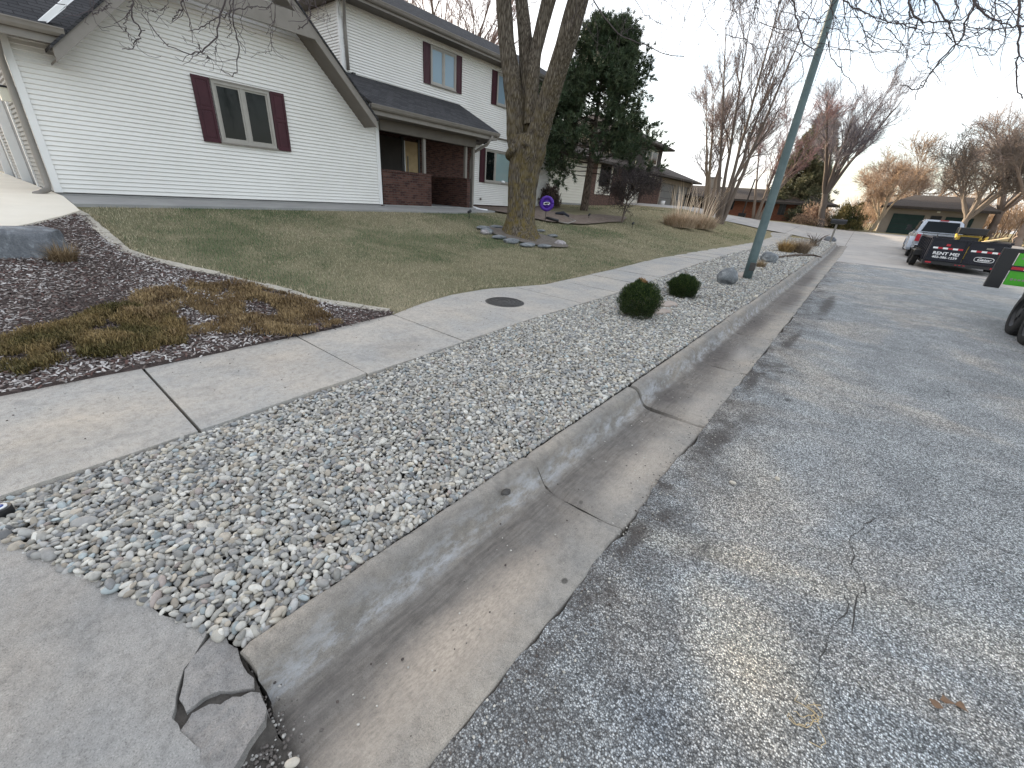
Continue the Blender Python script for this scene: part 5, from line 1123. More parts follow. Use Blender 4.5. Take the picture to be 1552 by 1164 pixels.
for pts, r, rad in (([(260, -60), (265, 110), (320, 190), (320, 240), (265, 265), (270, 310), (195, 320)], 5.2, .010), ([(260, 60), (210, 130), (215, 210), (260, 265), (310, 278)], 5.2, .006), ([(600, -60), (590, 0), (575, 70), (520, 140)], 5.3, .012), ([(880, -60), (870, 0), (830, 110), (810, 250), (760, 290), (710, 340), (640, 355), (510, 310), (420, 230), (370, 150), (320, 90)], 5.5, .012),
                    ([(925, -60), (920, 150), (960, 300), (945, 380), (945, 460), (910, 497), (875, 480), (840, 450)], 5.5, .010), ([(890, -60), (900, 80), (860, 110), (780, 130), (690, 190), (640, 200)], 5.5, .010), ([(890, 70), (1040, 45), (1160, 40), (1190, -40)], 5.7, .009), ([(1160, 40), (1175, 150), (1165, 220), (1170, 330), (1110, 340), (1035, 380)], 5.7, .005), ([(1390, -60), (1430, 90), (1400, 160), (1340, 190)], 5.8, .013), ([(0, 85), (80, 65), (130, -30)], 4.9, .007), ([(710, 340), (770, 375), (755, 400)], 5.5, .004), ([(710, 340), (690, 290)], 5.5, .004), ([(890, 90), (910, 220), (870, 245)], 5.5, .006), ([(810, 250), (805, 330), (800, 360)], 5.5, .004), ([(500, 45), (420, 75), (330, 80)], 5.3, .004)):
    HG.append(hang(off(pts, 140, 0, 4.311), r, rad))
for pts, r, rad in (([(600, -80), (640, 0), (700, 100), (760, 160), (870, 200), (950, 240), (1040, 250)], 8.5, .018), ([(760, 160), (770, 120), (790, 60)], 8.5, .009), ([(640, 0), (620, 90), (600, 120)], 8.5, .007), ([(800, -40), (860, 60), (960, 120), (1000, 200)], 8.3, .008), ([(900, -40), (1000, 40), (1040, 90)], 8.3, .006)):
    HG.append(hang(off(pts, 680, 0, 2.91), r, rad))
for pts, r, rad in (([(1040, -60), (1060, 100), (1090, 230), (1130, 340), (1210, 390), (1260, 360)], 8.0, .018), ([(1130, 340), (1100, 430), (1130, 560), (1110, 650)], 8.0, .009), ([(960, -60), (940, 30), (900, 90), (920, 230)], 8.0, .010), ([(860, -60), (880, 50), (830, 110)], 8.2, .008), ([(1420, -40), (1340, 60), (1250, 150), (1180, 350)], 8.2, .012), ([(1310, 250), (1330, 420), (1430, 560), (1530, 680), (1552, 760)], 8.2, .010), ([(1440, 0), (1460, 200), (1500, 400), (1490, 560)], 8.0, .010), ([(760, -60), (740, 100), (700, 260), (640, 460)], 8.4, .013), ([(20, -40), (5, 150), (20, 380), (100, 450), (190, 430)], 8.4, .006), ([(100, -40), (90, 200), (150, 270)], 8.4, .006), ([(180, -40), (190, 150), (240, 260)], 8.4, .005)):
    HG.append(hang(off(pts, 1000, 0, 5.173), r, rad))
rq = random.Random(21)
def droop(x0, x1, y0, y1, r0_, r1_, n, rad):
    for k in range(n):
        x = rq.uniform(x0, x1); r = rq.uniform(r0_, r1_); ye = rq.uniform(y0, y1); p = [(x + rq.uniform(-40, 40), -90)]; dx = rq.uniform(-14, 14); m_ = 7
        for q in range(1, m_): y = -90 + (ye + 90) * q / (m_ - 1); p.append((p[-1][0] + dx + rq.uniform(-11, 11), y + rq.uniform(-6, 6))); dx += rq.uniform(-8, 8)
        if rq.random() < .6: p += [(p[-1][0] + dx * 1.2 + rq.uniform(-8, 8), p[-1][1] + rq.uniform(-4, 10)), (p[-1][0] + dx * 2.2, p[-1][1] - rq.uniform(0, 14))]
        HG.append(hang(p, r, rad * rq.uniform(.6, 1.2)))
droop(1290, 1600, 15, 95, 5.8, 7.5, 34, .009); droop(1060, 1290, 20, 150, 7.2, 9, 26, .009); droop(860, 1060, 20, 90, 8, 9.5, 12, .007); droop(150, 520, 10, 60, 5.0, 5.8, 8, .006)
for k in range(16):      # arching cross twigs
    x = rq.uniform(1080, 1480); y = rq.uniform(5, 70); L_ = rq.uniform(60, 150); HG.append(hang([(x + L_ * q / 5, y + math.sin(q / 5 * PI) * rq.uniform(8, 26) + rq.uniform(-4, 4)) for q in range(6)], rq.uniform(6, 8), .007))
hP = np.array([h[0] for h in HG]); hR = np.array([h[1] for h in HG]) * .62; v, f = tubes_np(hP, hR, 6); parts.append((v, f, (.095, .08, .08)))
# short spurs and fine side twigs along them
P4, R4 = grow(rng, hP, hR, 4, .26, 1.0, (0, 0, -.2), .35, .6, .1, 1.0, 6, .5, curve=.6); R4 = np.clip(R4, .0018, .004); v, f = tubes_np(P4, R4, 3); parts.append((v, f, (.10, .08, .085)))
P5, R5 = grow(rng, hP, hR, 9, .028, 1.1, (0, 0, 0), .3, .9, .05, 1.0, 3, .8); R5 = np.clip(R5, .002, .0035); v, f = tubes_np(P5, R5, 3); parts.append((v, f, (.09, .075, .07)))
V, FF, C = merge(parts); mesh_np('crown', V, FF, M['twig'], big, True, C)

# --- pine behind the big tree
def pine(loc, H_, W_, seed, lab, name='pine_tree', bare=.26, cA=(.030, .052, .024), cB=(.075, .095, .045), dens=1.0, tl=.15, pw=1.0):
    rng = np.random.default_rng(seed); t = thing(name, lab, 'pine tree' if name == 'pine_tree' else 'evergreen tree', loc)
    tp = np.array([[0, 0, -.1], [.03, 0, H_ * .3], [-.04, .05, H_ * .6], [0, 0, H_ * .97]]); r0_ = H_ * .026
    p_, r_ = pad(tp, [r0_ * 1.15, r0_ * .85, r0_ * .5, r0_ * .08], 16); v, f = tubes_np(p_[None], r_[None], 12); mb = MB(); mb.add(v, [tuple(q) for q in f], 'pinebark', True); mb.build('trunk', t)
    nb = int(70 * dens); z = H_ * (bare + (1 - bare) * rng.uniform(0, .98, nb) ** .9); k = (z / H_ - bare) / (1 - bare)
    L = W_ / 2 * (np.clip(1 - k, 0, 1) ** pw * .92 + .10) * rng.uniform(.65, 1.12, nb) * np.where(k < .08, .9, 1); a = rng.uniform(0, 2 * PI, nb)
    P = np.empty((nb, 6, 3)); R = np.empty((nb, 6))
    for q in range(6):
        u = q / 5; P[:, q, 0] = np.cos(a) * L * u; P[:, q, 1] = np.sin(a) * L * u; P[:, q, 2] = z + L * (.10 * u - .22 * u * (1 - k) + .22 * u * u + .35 * u * k); R[:, q] = .035 * (1 - u * .8) * (H_ / 9)
    v, f = tubes_np(P, R, 5); br = [(v, f, (.07, .055, .045))]
    P2, R2 = grow(rng, P, R, 9, W_ * .13, .75, (0, 0, .35), .12, .5, .3, 1.0, 4, .4); v, f = tubes_np(P2, R2, 3); br.append((v, f, (.07, .055, .045)))
    P3, R3 = grow(rng, P2, R2, 4, W_ * .07, .7, (0, 0, .4), .12, .5, .3, 1.0, 3, .5)
    V, FF, C = merge(br); mesh_np('branches', V, FF, M['twig'], t, False, C)
    ends = np.concatenate([P3[:, 1], P3[:, 2], P2[:, -1], P[:, -1]]); dirs = np.concatenate([P3[:, 2] - P3[:, 1], P3[:, 2] - P3[:, 1], P2[:, -1] - P2[:, -2], P[:, -1] - P[:, -2]]); dirs /= np.linalg.norm(dirs, axis=1, keepdims=True) + 1e-9
    n = 15; N = len(ends) * n; E0 = np.repeat(ends, n, 0) + rng.normal(0, .03 * H_ / 9, (N, 3)); D = np.repeat(dirs, n, 0) * .9 + rng.normal(0, .55, (N, 3)); D /= np.linalg.norm(D, axis=1, keepdims=True)
    sd_ = np.cross(D, rng.normal(size=(N, 3))); sd_ /= np.linalg.norm(sd_, axis=1, keepdims=True); l = tl * rng.uniform(.7, 1.3, (N, 1)); w_ = tl * .085
    V = np.stack([E0 - sd_ * w_, E0 + sd_ * w_, E0 + D * l], 1).reshape(-1, 3); FF = np.arange(N * 3).reshape(-1, 3)
    tcol = np.repeat(rng.random((len(ends), 1)) ** 1.3, n, 0); colr = (np.array([cA]) * (1 - tcol) + np.array([cB]) * tcol) * rng.uniform(.7, 1.3, (N, 1))
    mesh_np('needles', V, FF, M['needle'], t, col=np.repeat(colr, 3, 0)); return t
pp = G(885, 318); pine(pp, 7.1, 6.9, 3, 'tall dark green pine tree with bare lower trunk right of the big tree', bare=.22, dens=1.6, tl=.19, pw=.85)
# --- small twiggy tree
yt = G(943, 336); bare_tree('young_tree', yt, [([(0, 0, -.05), (.02, 0, .5), (.05, .03, 1.0), (.02, .1, 1.8)], [.05, .042, .035, .015])] + [([(.05, .03, .9), (.05 + math.cos(a) * .35, math.sin(a) * .35, 1.3), (.05 + math.cos(a) * 1.0, math.sin(a) * 1.0, 1.55 + .2 * (k % 3))], [.028, .02, .008]) for k, a in enumerate(np.linspace(0, 5.4, 7))],
    'small young bare tree with dense dark twiggy crown in front of the dark brick house', seed=4, c_trunk=(.15, .12, .10), c_twig=(.055, .045, .045), levels=((9, .85, .8), (7, .5, .8), (6, .3, .8)), trop=(0, 0, .1), minr=.006, wig=.22, tmin=.15)
def stemset(n, H_, r, spread, seed, zf=0.0, lean=(0, 0), single=0.0):
    rng = np.random.default_rng(seed); out = []
    if single: out.append(([(0, 0, -.1), (lean[0] * .5, lean[1] * .5, single * .5), (lean[0], lean[1], single)], [r * 1.25, r, r * .9]))
    for k in range(n):
        a = 2 * PI * k / n + rng.uniform(-.4, .4); s_ = spread * rng.uniform(.5, 1.15); x0, y0, z0_ = (lean[0], lean[1], single - .1) if single else (math.cos(a) * r * .8, math.sin(a) * r * .8, -.1); h = H_ * rng.uniform(.75, 1)
        out.append(([(x0, y0, z0_), (x0 + math.cos(a) * s_ * .28, y0 + math.sin(a) * s_ * .28, z0_ + (h - z0_) * .3), (x0 + math.cos(a) * s_ * .6, y0 + math.sin(a) * s_ * .6, z0_ + (h - z0_) * .62), (x0 + math.cos(a) * s_, y0 + math.sin(a) * s_, h)], [r * .75, r * .5, r * .3, r * .07]))
    return out
def far(px, py, r): p = atr(px, py, r); return Vector((p.x, p.y, float(terr(p.x, p.y)) if p.x < -4.2 else float(gz(p.x, p.y))))
TG = 'bare trees along the far end of the street'
bare_tree('bare_tree', far(1074, 325, 36), stemset(4, 8.0, .22, 2.3, 1), 'bare multi stemmed tree with pale stems behind the tall pampas grass', seed=31, c_trunk=(.26, .20, .15), c_twig=(.30, .26, .27), levels=((9, 2.4, .45), (9, 1.3, .5), (8, .7, .5)), trop=(0, 0, .55), minr=.007, group=TG)
bare_tree('bare_tree', far(1094, 325, 33), stemset(5, 12.5, .19, 3.2, 3), 'tallest bare tree with dark upright stems in front of the brick ranch house', seed=32, c_trunk=(.15, .12, .10), c_twig=(.11, .085, .085), levels=((10, 3.0, .42), (8, 1.5, .5), (7, .8, .55)), trop=(0, 0, .55), minr=.006, group=TG)
bare_tree('bare_tree', far(1148, 322, 42), stemset(4, 8.2, .18, 2.6, 5), 'medium bare tree with reddish twigs left of the street light pole', seed=33, c_trunk=(.19, .15, .12), c_twig=(.24, .15, .15), levels=((9, 2.2, .5), (8, 1.2, .5), (8, .7, .5)), trop=(0, 0, .4), minr=.007, group=TG)
bare_tree('bare_tree', far(1245, 338, 46), stemset(8, 9.8, .24, 2.5, 7, single=2.6, lean=(-.5, .2)), 'bare tree with a thick leaning trunk and wide fan of twigs right of the pole', seed=34, c_trunk=(.11, .09, .078), c_twig=(.22, .20, .22), levels=((10, 2.3, .5), (9, 1.3, .5), (9, .7, .5)), trop=(0, 0, .35), minr=.006, group=TG, skip=True)
bare_tree('bare_tree', far(1320, 345, 49), stemset(5, 4.6, .14, 1.6, 9, single=1.0, lean=(.35, 0)), 'small leaning bare tree with pale trunk at the left corner of the tan garage', seed=35, c_trunk=(.36, .29, .21), c_twig=(.34, .24, .17), levels=((9, 1.3, .6), (8, .8, .6), (7, .45, .6)), trop=(0, 0, .2), minr=.007, group=TG, skip=True)
bare_tree('bare_tree', far(1459, 345, 46), stemset(7, 6.2, .19, 3.2, 11, single=1.6), 'bare spreading tree with a pale trunk in front of the tan garage door', seed=36, c_trunk=(.21, .175, .145), c_twig=(.20, .165, .14), levels=((11, 1.9, .6), (9, 1.1, .6), (8, .6, .6)), trop=(0, 0, .3), minr=.008, group=TG, skip=True)
bare_tree('bare_tree', far(1512, 330, 55), stemset(6, 8.8, .26, 4.6, 13, single=2.4), 'tall bare tree with rosy twigs right of the tan garage', seed=37, c_trunk=(.22, .18, .155), c_twig=(.29, .235, .21), levels=((9, 2.4, .6), (8, 1.4, .6), (7, .8, .6)), trop=(0, 0, .3), minr=.007, group=TG, skip=True)
bare_tree('bare_tree', far(1568, 320, 46), stemset(6, 6.8, .22, 4.2, 17, single=2.0), 'bare tree leaning in from the right edge above the trailers', seed=38, c_trunk=(.23, .18, .15), c_twig=(.27, .21, .18), levels=((9, 2.0, .6), (8, 1.2, .6), (7, .7, .6)), trop=(0, 0, .3), minr=.007, group=TG, skip=True)
bare_tree('bare_tree', far(1405, 300, 75), stemset(6, 8.6, .28, 5.2, 19, single=2.0), 'orange brown bare tree rising behind the left part of the tan garage roof', seed=39, c_trunk=(.25, .20, .165), c_twig=(.33, .26, .21), levels=((12, 3.0, .6), (9, 1.6, .6), (7, .9, .6)), trop=(0, 0, .35), minr=.012, group=TG, skip=True)
bare_tree('bare_tree', far(1345, 320, 80), stemset(6, 7.4, .22, 4.2, 23, single=2.0), 'hazy bare tree far beyond the leaning tree by the tan garage', seed=40, c_trunk=(.28, .22, .18), c_twig=(.38, .29, .23), levels=((11, 2.6, .6), (9, 1.5, .6), (7, .9, .6)), trop=(0, 0, .35), minr=.012, group=TG, skip=True)
bare_tree('bare_tree', Vector((-24, 22, 1.2)), stemset(5, 13.5, .3, 4.5, 27, single=3.5), 'bare tree rising behind the white house roof, nearest the big tree', seed=41, c_trunk=(.17, .13, .11), c_twig=(.24, .17, .16), levels=((10, 3.2, .5), (8, 1.7, .5), (6, .9, .5)), trop=(0, 0, .4), minr=.009, group=TG, skip=True)
bare_tree('bare_tree', Vector((-27, 15.5, 1.2)), stemset(5, 15.5, .3, 4.5, 29, single=3.5), 'bare tree rising behind the white house roof left of the big tree', seed=42, c_trunk=(.17, .13, .11), c_twig=(.25, .18, .18), levels=((10, 3.2, .5), (8, 1.7, .5), (6, .9, .5)), trop=(0, 0, .4), minr=.009, group=TG, skip=True)
# evergreens far down the street
pine(far(1200, 336, 54), 8.8, 6.6, 8, 'tall conical evergreen tree beside the brick ranch house', 'conifer', .06, (.075, .09, .045), (.22, .205, .12), 1.7, .22, 1.0)
def bush(px, py, r, w_, h_, n, cA, cB, lab, name, cat, seed, sz=.10):
    c = far(px, py, r); rng = np.random.default_rng(seed); t = thing(name, lab, cat, c); st = MB()
    for k in range(14):
        a = rng.uniform(0, 6.28); e = rng.uniform(.3, 1.3); st.tube([(0, 0, 0), (math.cos(a) * w_ * .22 * math.cos(e), math.sin(a) * w_ * .22 * math.cos(e), math.sin(e) * h_ * .4), (math.cos(a) * w_ * .4 * math.cos(e), math.sin(a) * w_ * .4 * math.cos(e), math.sin(e) * h_ * .8)], [.04, .03, .015], 'pinebark', 4)
    st.build('stems', t)
    u = rng.normal(size=(n, 3)); u /= np.linalg.norm(u, axis=1)[:, None]; u[:, 2] = np.abs(u[:, 2]); lump = np.array([mnoise.noise(Vector(q) * 2.4 + Vector((seed, 0, 0))) for q in u]); P = u * ((.8 + lump * .5) * rng.uniform(.45, 1.05, n) ** .6)[:, None] * np.array([w_ / 2, w_ / 2, h_])
    k = np.clip(.5 + lump * 1.4 + rng.normal(0, .2, n), 0, 1)[:, None]; V, FF, C = blades(P, sz * rng.uniform(.6, 1.4, n), sz * .35, rng.uniform(.1, 2.2, n), (np.array([cA]) * (1 - k) + np.array([cB]) * k) * rng.uniform(.6, 1.3, (n, 1)), rng, yaw=np.arctan2(u[:, 1], u[:, 0]) + rng.normal(0, .6, n)); mesh_np('foliage', V, FF, M['needle'], t, col=C); return t
bush(1278, 344, 48, 3.8, 2.3, 7000, (.035, .055, .02), (.16, .13, .05), 'wide dark evergreen bush right of the thick leaning trunk', 'evergreen_bush', 'bush', 51, .16)
bush(1222, 336, 50, 4.6, 1.9, 7000, (.02, .032, .018), (.05, .06, .035), 'low dark evergreen bush between the ranch house and the leaning trunk', 'evergreen_bush', 'bush', 52, .16)
bush(1236, 318, 47, 3.2, 1.9, 5200, (.28, .19, .14), (.42, .30, .22), 'rusty brown leafless shrub in front of the tall conical evergreen', 'bare_shrub', 'bush', 53, .12)
bush(833, 305, 24.2, 1.4, 1.3, 2600, (.10, .075, .06), (.16, .12, .10), 'small bare twiggy shrub beside the purple disc behind the big tree', 'bare_shrub', 'bush', 54, .14)
# scrub woodland behind the tan garage: one mass of twigs
rng = np.random.default_rng(77); n = 900
bx = np.concatenate([rng.uniform(6, 34, 520), rng.uniform(-2, 8, 160), rng.uniform(-10, 60, 220)]); by = np.concatenate([rng.uniform(46, 75, 520), rng.uniform(64, 90, 160), rng.uniform(85, 130, 220)]); ok = ~((bx < 9.2) & (by < 61)); bx = bx[ok]; by = by[ok]; n = len(bx)
hh = rng.uniform(1.8, 4.6, n) * np.where(bx > 9, 1.0, .8); P = np.empty((n, 6, 3)); a = rng.uniform(0, 6.28, n); s_ = rng.uniform(.2, .9, n)
for q in range(6):
    u = q / 5; P[:, q, 0] = bx + np.cos(a) * s_ * u; P[:, q, 1] = by + np.sin(a) * s_ * u; P[:, q, 2] = 1.0 + gz(bx, by) * 0 + hh * u
R = np.linspace(.05, .015, 6)[None] * np.ones((n, 1)); pr = [tubes_np(P, R, 3) + ((.30, .22, .16),)]
P2, R2 = grow(rng, P, R, 10, 1.5, .6, (0, 0, .3), .15, .5, .15, 1, 5); R2 = np.maximum(R2, .012); pr.append(tubes_np(P2, R2, 3) + ((.34, .24, .17),))
P3, R3 = grow(rng, P2, R2, 6, .8, .6, (0, 0, .2), .15, .5, .15, 1, 4); R3 = np.maximum(R3, .011); pr.append(tubes_np(P3, R3, 3) + ((.40, .29, .20),))
V, FF, C = merge(pr); C = C * rng.uniform(.7, 1.25, (len(C), 1)); tag(mesh_np('scrub_woodland', V, FF, M['twig'], col=C), 'mass of orange brown leafless scrub behind the tan garage and trailers', 'scrub', kind='stuff')
# pampas grass in the neighbour's lawn
for px, py, r_, lab in ((1030, 347, 26.5, 'left clump of tall pale pampas grass on the far lawn'), (1060, 349, 27.0, 'right clump of tall pale pampas grass on the far lawn')):
    g_ = G(px, py - 3); tuft('pampas_grass_clump', g_, 2600, .85, 2.2, (.72, .58, .44), (.40, .29, .20), lab, 'ornamental grass', int(px), .014, 34, 2.2, 'tall pampas grass clumps on the far lawn')

# ------------------------------------------------------------------ neighbouring houses
def local(o, loc): o.data.transform(Matrix.Translation(-Vector(loc))); return o
nh = thing('brick_and_white_house', 'dark brick and cream sided neighbour house with brown upper storey behind the pine', 'house', (-16, 32, 1.25)); NL = nh.location.copy()
def nb(mb, name, parent=None, bevel=0): return local(mb.build(name, parent or nh, bevel), NL)
mb = MB(); siding(mb, 'x', -16.0, [(21.6, 1.35), (28.3, 1.35), (28.3, 4.1), (21.6, 4.1)], 'siding2', 1, .17, .02); backing(mb, 'x', -16.0, [(21.6, 1.0), (28.3, 1.0), (28.3, 4.1), (21.6, 4.1)], .2, 'siding2'); siding(mb, 'x', -16.0, [(28.9, 2.05), (31.4, 2.05), (31.4, 4.1), (28.9, 4.1)], 'siding2', 1, .17, .02); nb(mb, 'siding_wall')
nb(MB().box(-24, -16.21, 21.6, 50.2, 1.0, 4.1, 'siding2'), 'core'); nb(MB().box(-16.15, -15.985, 21.6, 28.3, .9, 1.34, 'path'), 'foundation')
nb(MB().box(-16.3, -15.96, 28.3, 28.9, .9, 4.1, 'brick_dark').box(-16.2, -15.98, 28.9, 31.4, .9, 2.04, 'brick_dark').box(-16.2, -15.96, 31.4, 34.0, .9, 4.1, 'brick_dark'), 'brick_wall'); nb(MB().box(-16.9, -16.7, 34.0, 37.2, .9, 4.1, 'darkwall'), 'porch_recess'); nb(MB().box(-16.2, -15.96, 37.2, 41.3, .9, 3.6, 'brick_dark'), 'brick_wall'); nb(MB().box(-16.2, -15.96, 49.9, 50.4, .9, 4.0, 'brick_dark'), 'brick_pier')
wn = nb(MB().box(-15.99, -15.93, 29.4, 31.0, 2.6, 4.0, 'black'), 'window'); nb(MB().box(-15.94, -15.92, 29.48, 30.17, 2.68, 3.92, 'glass_dark').box(-15.94, -15.92, 30.23, 30.92, 2.68, 3.92, 'glass_dark'), 'pane', wn)
gd = nb(MB().box(-16.3, -16.12, 41.6, 45.2, 1.1, 3.6, 'garagegrey').box(-16.3, -16.12, 46.0, 49.4, 1.1, 3.6, 'garagegrey'), 'garage_door'); mb = MB()
for a, b in ((41.6, 45.2), (46.0, 49.4)):
    for z in (1.7, 2.3, 2.9): mb.box(-16.125, -16.11, a, b, z, z + .025, 'darkwall')
nb(mb, 'panel_line', gd); nb(MB().box(-16.2, -15.97, 41.3, 49.9, 3.6, 4.1, 'stucco').box(-16.2, -15.97, 45.2, 46.0, 1.0, 3.6, 'stucco').box(-16.2, -15.97, 41.3, 41.6, 1.0, 3.6, 'stucco').box(-16.2, -15.97, 49.4, 49.9, 1.0, 3.6, 'stucco'), 'garage_front')
nb(MB().prism([(-15.2, 21.0, 4.15), (-15.2, 50.9, 4.15), (-19.6, 47.5, 5.7), (-19.6, 21.0, 5.7)], (0, 0, -.08), 'shingle_brown').box(-15.24, -15.16, 21.0, 50.9, 3.98, 4.12, 'darkwall').box(-16.2, -15.2, 21.0, 50.9, 3.99, 4.01, 'darkwall').prism([(-15.2, 50.9, 4.15), (-24, 50.9, 4.15), (-19.6, 47.5, 5.7)], (0, 0, -.08), 'shingle_brown'), 'lower_roof')
mb = MB(); mb.box(-23, -16.8, 33.0, 42.3, 4.1, 6.35, 'darkwall'); nb(mb, 'upper_wall')
w2 = nb(MB().box(-16.82, -16.75, 38.6, 41.2, 4.9, 6.0, 'siding2'), 'window'); nb(MB().box(-16.76, -16.74, 38.75, 39.8, 5.0, 5.9, 'glass_dark').box(-16.76, -16.74, 40.0, 41.05, 5.0, 5.9, 'glass_dark'), 'pane', w2)
nb(MB().prism([(-16.0, 32.2, 6.4), (-16.0, 43.2, 6.4), (-19.9, 41, 8.1), (-19.9, 34.5, 8.1)], (0, 0, -.1), 'shingle_brown').prism([(-16.0, 32.2, 6.4), (-23.8, 32.2, 6.4), (-19.9, 34.5, 8.1)], (0, 0, -.1), 'shingle_brown').prism([(-16.0, 43.2, 6.4), (-23.8, 43.2, 6.4), (-19.9, 41, 8.1)], (0, 0, -.1), 'shingle_brown').box(-23.8, -16.05, 32.2, 43.2, 6.26, 6.3, 'darkwall'), 'upper_roof')
bk = thing('white_bucket', 'white plastic bucket standing at the corner of the neighbour garage door', 'bucket', (-15.6, 41.6, float(terr(-15.6, 41.6)))); MB().tube([(0, 0, 0), (0, 0, .5)], [.2, .24], 'white', 16).build('pail', bk)
# brick ranch house across the turning street
RZ = 1.05; rh = thing('brick_ranch_house', 'low orange brick ranch house with brown hip roof and chimney', 'house', (-8.5, 51, RZ), math.radians(8))
X0, X1 = -6.8, 5.2      # local x along the street front; front faces -y
MB().box(X0 + 2.0, X1, 0, 6, -.3, 1.72, 'brick_red').build('brick_wall', rh)
MB().box(X0 - .2, X0 + 2.0, 1.2, 6, -.3, 1.9, 'darkwall').build('recess', rh); MB().box(X0 + .9, X0 + 1.15, -.3, -.05, -.3, 1.8, 'stucco').build('porch_pillar', rh)
for a, b, z in ((X0 + 2.5, X0 + 3.9, .72), (X0 + 8.0, X0 + 8.6, .6), (X0 + 10.6, X0 + 11.5, .7)):
    w_ = MB().box(a, b, -.05, .02, z, 1.66, 'black').build('window', rh); MB().box(a + .08, (a + b) / 2 - .03, -.07, -.04, z + .08, 1.58, 'glass_dark').box((a + b) / 2 + .03, b - .08, -.07, -.04, z + .08, 1.58, 'glass_dark').build('pane', w_)
e0, e1, ey0, ey1, ez, rz0 = X0 - 4.5, X1 + .8, -.8, 6.8, 1.78, 2.95
ra, rb = (X0 - 1.5, 3, rz0), (X1 - 3.0, 3, rz0)
MB().prism([(e0, ey0, ez), (e1, ey0, ez), rb, ra], (0, 0, -.06), 'shingle_brown').prism([(e1, ey0, ez), (e1, ey1, ez), rb], (0, 0, -.06), 'shingle_brown').prism([(e0, ey1, ez), (e0, ey0, ez), ra], (0, 0, -.06), 'shingle_brown').prism([(e1, ey1, ez), (e0, ey1, ez), ra, rb], (0, 0, -.06), 'shingle_brown').box(e0, e1, ey0 - .02, ey0 + .08, ez - .2, ez - .04, 'darkwall').build('roof', rh)
MB().box(X0 + .6, X0 + 1.7, 2.4, 3.2, 2.4, 3.75, 'stucco').box(X0 + .5, X0 + 1.8, 2.3, 3.3, 3.75, 3.85, 'path').build('chimney', rh); MB().box(X0 - 4.2, X0 - .2, .5, 6, -.3, 1.75, 'darkwall').build('carport', rh)
lp = thing('slanted_dark_post', 'thin dark slanted post in front of the brick ranch house', 'post', far(1122, 333, 44)); MB().bar((0, 0, -.1), (.25, 0, 3.0), .10, .10, 'darkwall').build('post', lp); MB().box(-.25, .3, -.2, .2, -.05, .28, 'black').build('base_block', lp)
# tan garage with dark green doors
GZ = .90; tg = thing('tan_garage', 'tan garage building with two dark green doors and low brown roof behind the pickup', 'garage', (4, 52, GZ))
MB().box(-3.1, 3.4, 0, 7, -.3, 2.25, 'stucco').build('wall', tg)
for a, b in ((-2.45, -.35), (1.0, 2.7)):
    d_ = MB().box(a, b, -.06, .02, -.02, 1.60, 'drkgreen').build('garage_door', tg); mb = MB()
    for z in (.38, .78, 1.18): mb.box(a + .03, b - .03, -.075, -.05, z, z + .02, 'black')
    mb.build('panel_line', d_)
w_ = MB().box(.05, .75, -.05, .02, .9, 1.62, 'black').build('window', tg); MB().box(.1, .7, -.06, -.04, .95, 1.57, 'glass_dark').build('pane', w_)
MB().prism([(-3.5, -.7, 2.22), (3.9, -.7, 2.22), (2.6, 3.4, 3.3), (-1.4, 3.4, 3.3)], (0, 0, -.06), 'shingle_brown').prism([(-3.5, -.7, 2.22), (-3.5, 7.6, 2.22), (-1.4, 3.4, 3.3)], (0, 0, -.06), 'shingle_brown').prism([(3.9, -.7, 2.22), (3.9, 7.6, 2.22), (2.6, 3.4, 3.3)], (0, 0, -.06), 'shingle_brown').prism([(3.9, 7.6, 2.22), (-3.5, 7.6, 2.22), (-1.4, 3.4, 3.3), (2.6, 3.4, 3.3)], (0, 0, -.06), 'shingle_brown').box(-3.5, 3.9, -.72, -.62, 2.02, 2.17, 'darkwall').build('roof', tg)
MB().box(.3, .5, -.16, -.0, 1.86, 1.98, 'lamp').build('floodlight', tg)

# ------------------------------------------------------------------ vehicles
def wheel(mb_t, mb_r, c, r, w_, m2='chrome'):
    c = Vector(c); pr = [(-w_ / 2, r * .62), (-w_ / 2, r * .9), (-w_ * .38, r * .99), (0, r), (w_ * .38, r * .99), (w_ / 2, r * .9), (w_ / 2, r * .62)]; K = 36; V = []
    for k in range(K):
        a = 2 * PI * k / K
        for x, q in pr: V.append(c + Vector((x, math.cos(a) * q, math.sin(a) * q)))
    n = len(pr); mb_t.add(V, [(k * n + i, k * n + i + 1, ((k + 1) % K) * n + i + 1, ((k + 1) % K) * n + i) for k in range(K) for i in range(n - 1)], 'rubber', True)
    for k in range(K):   # tread lugs
        a = 2 * PI * (k + .5) / K; d = Vector((0, math.cos(a), math.sin(a))); t_ = Vector((0, -math.sin(a), math.cos(a)))
        for s_ in (-.25, .25): mb_t.prism([c + d * (r - .004) + t_ * (.02 + s_ * .03) + Vector((s_ * w_ - w_ * .16, 0, 0)), c + d * (r - .004) + t_ * (.02 + s_ * .03) + Vector((s_ * w_ + w_ * .16, 0, 0)), c + d * (r - .004) - t_ * (.02 - s_ * .03) + Vector((s_ * w_ + w_ * .16, 0, 0)), c + d * (r - .004) - t_ * (.02 - s_ * .03) + Vector((s_ * w_ - w_ * .16, 0, 0))], d * .010, 'rubber')
    mb_r.cyl(c, (1, 0, 0), r * .60, w_ * .55, m2, 24); mb_r.tube([c + Vector((-w_ * .5, 0, 0)), c + Vector((-w_ * .25, 0, 0))], [r * .66, r * .56], m2, 24, cap=False); mb_r.cyl(c + Vector((-w_ * .32, 0, 0)), (1, 0, 0), r * .2, w_ * .2, 'black', 14)
    for k in range(8): a = 2 * PI * k / 8; mb_r.cyl(c + Vector((-w_ * .30, math.cos(a) * r * .4, math.sin(a) * r * .4)), (1, 0, 0), r * .07, w_ * .06, 'black', 8)
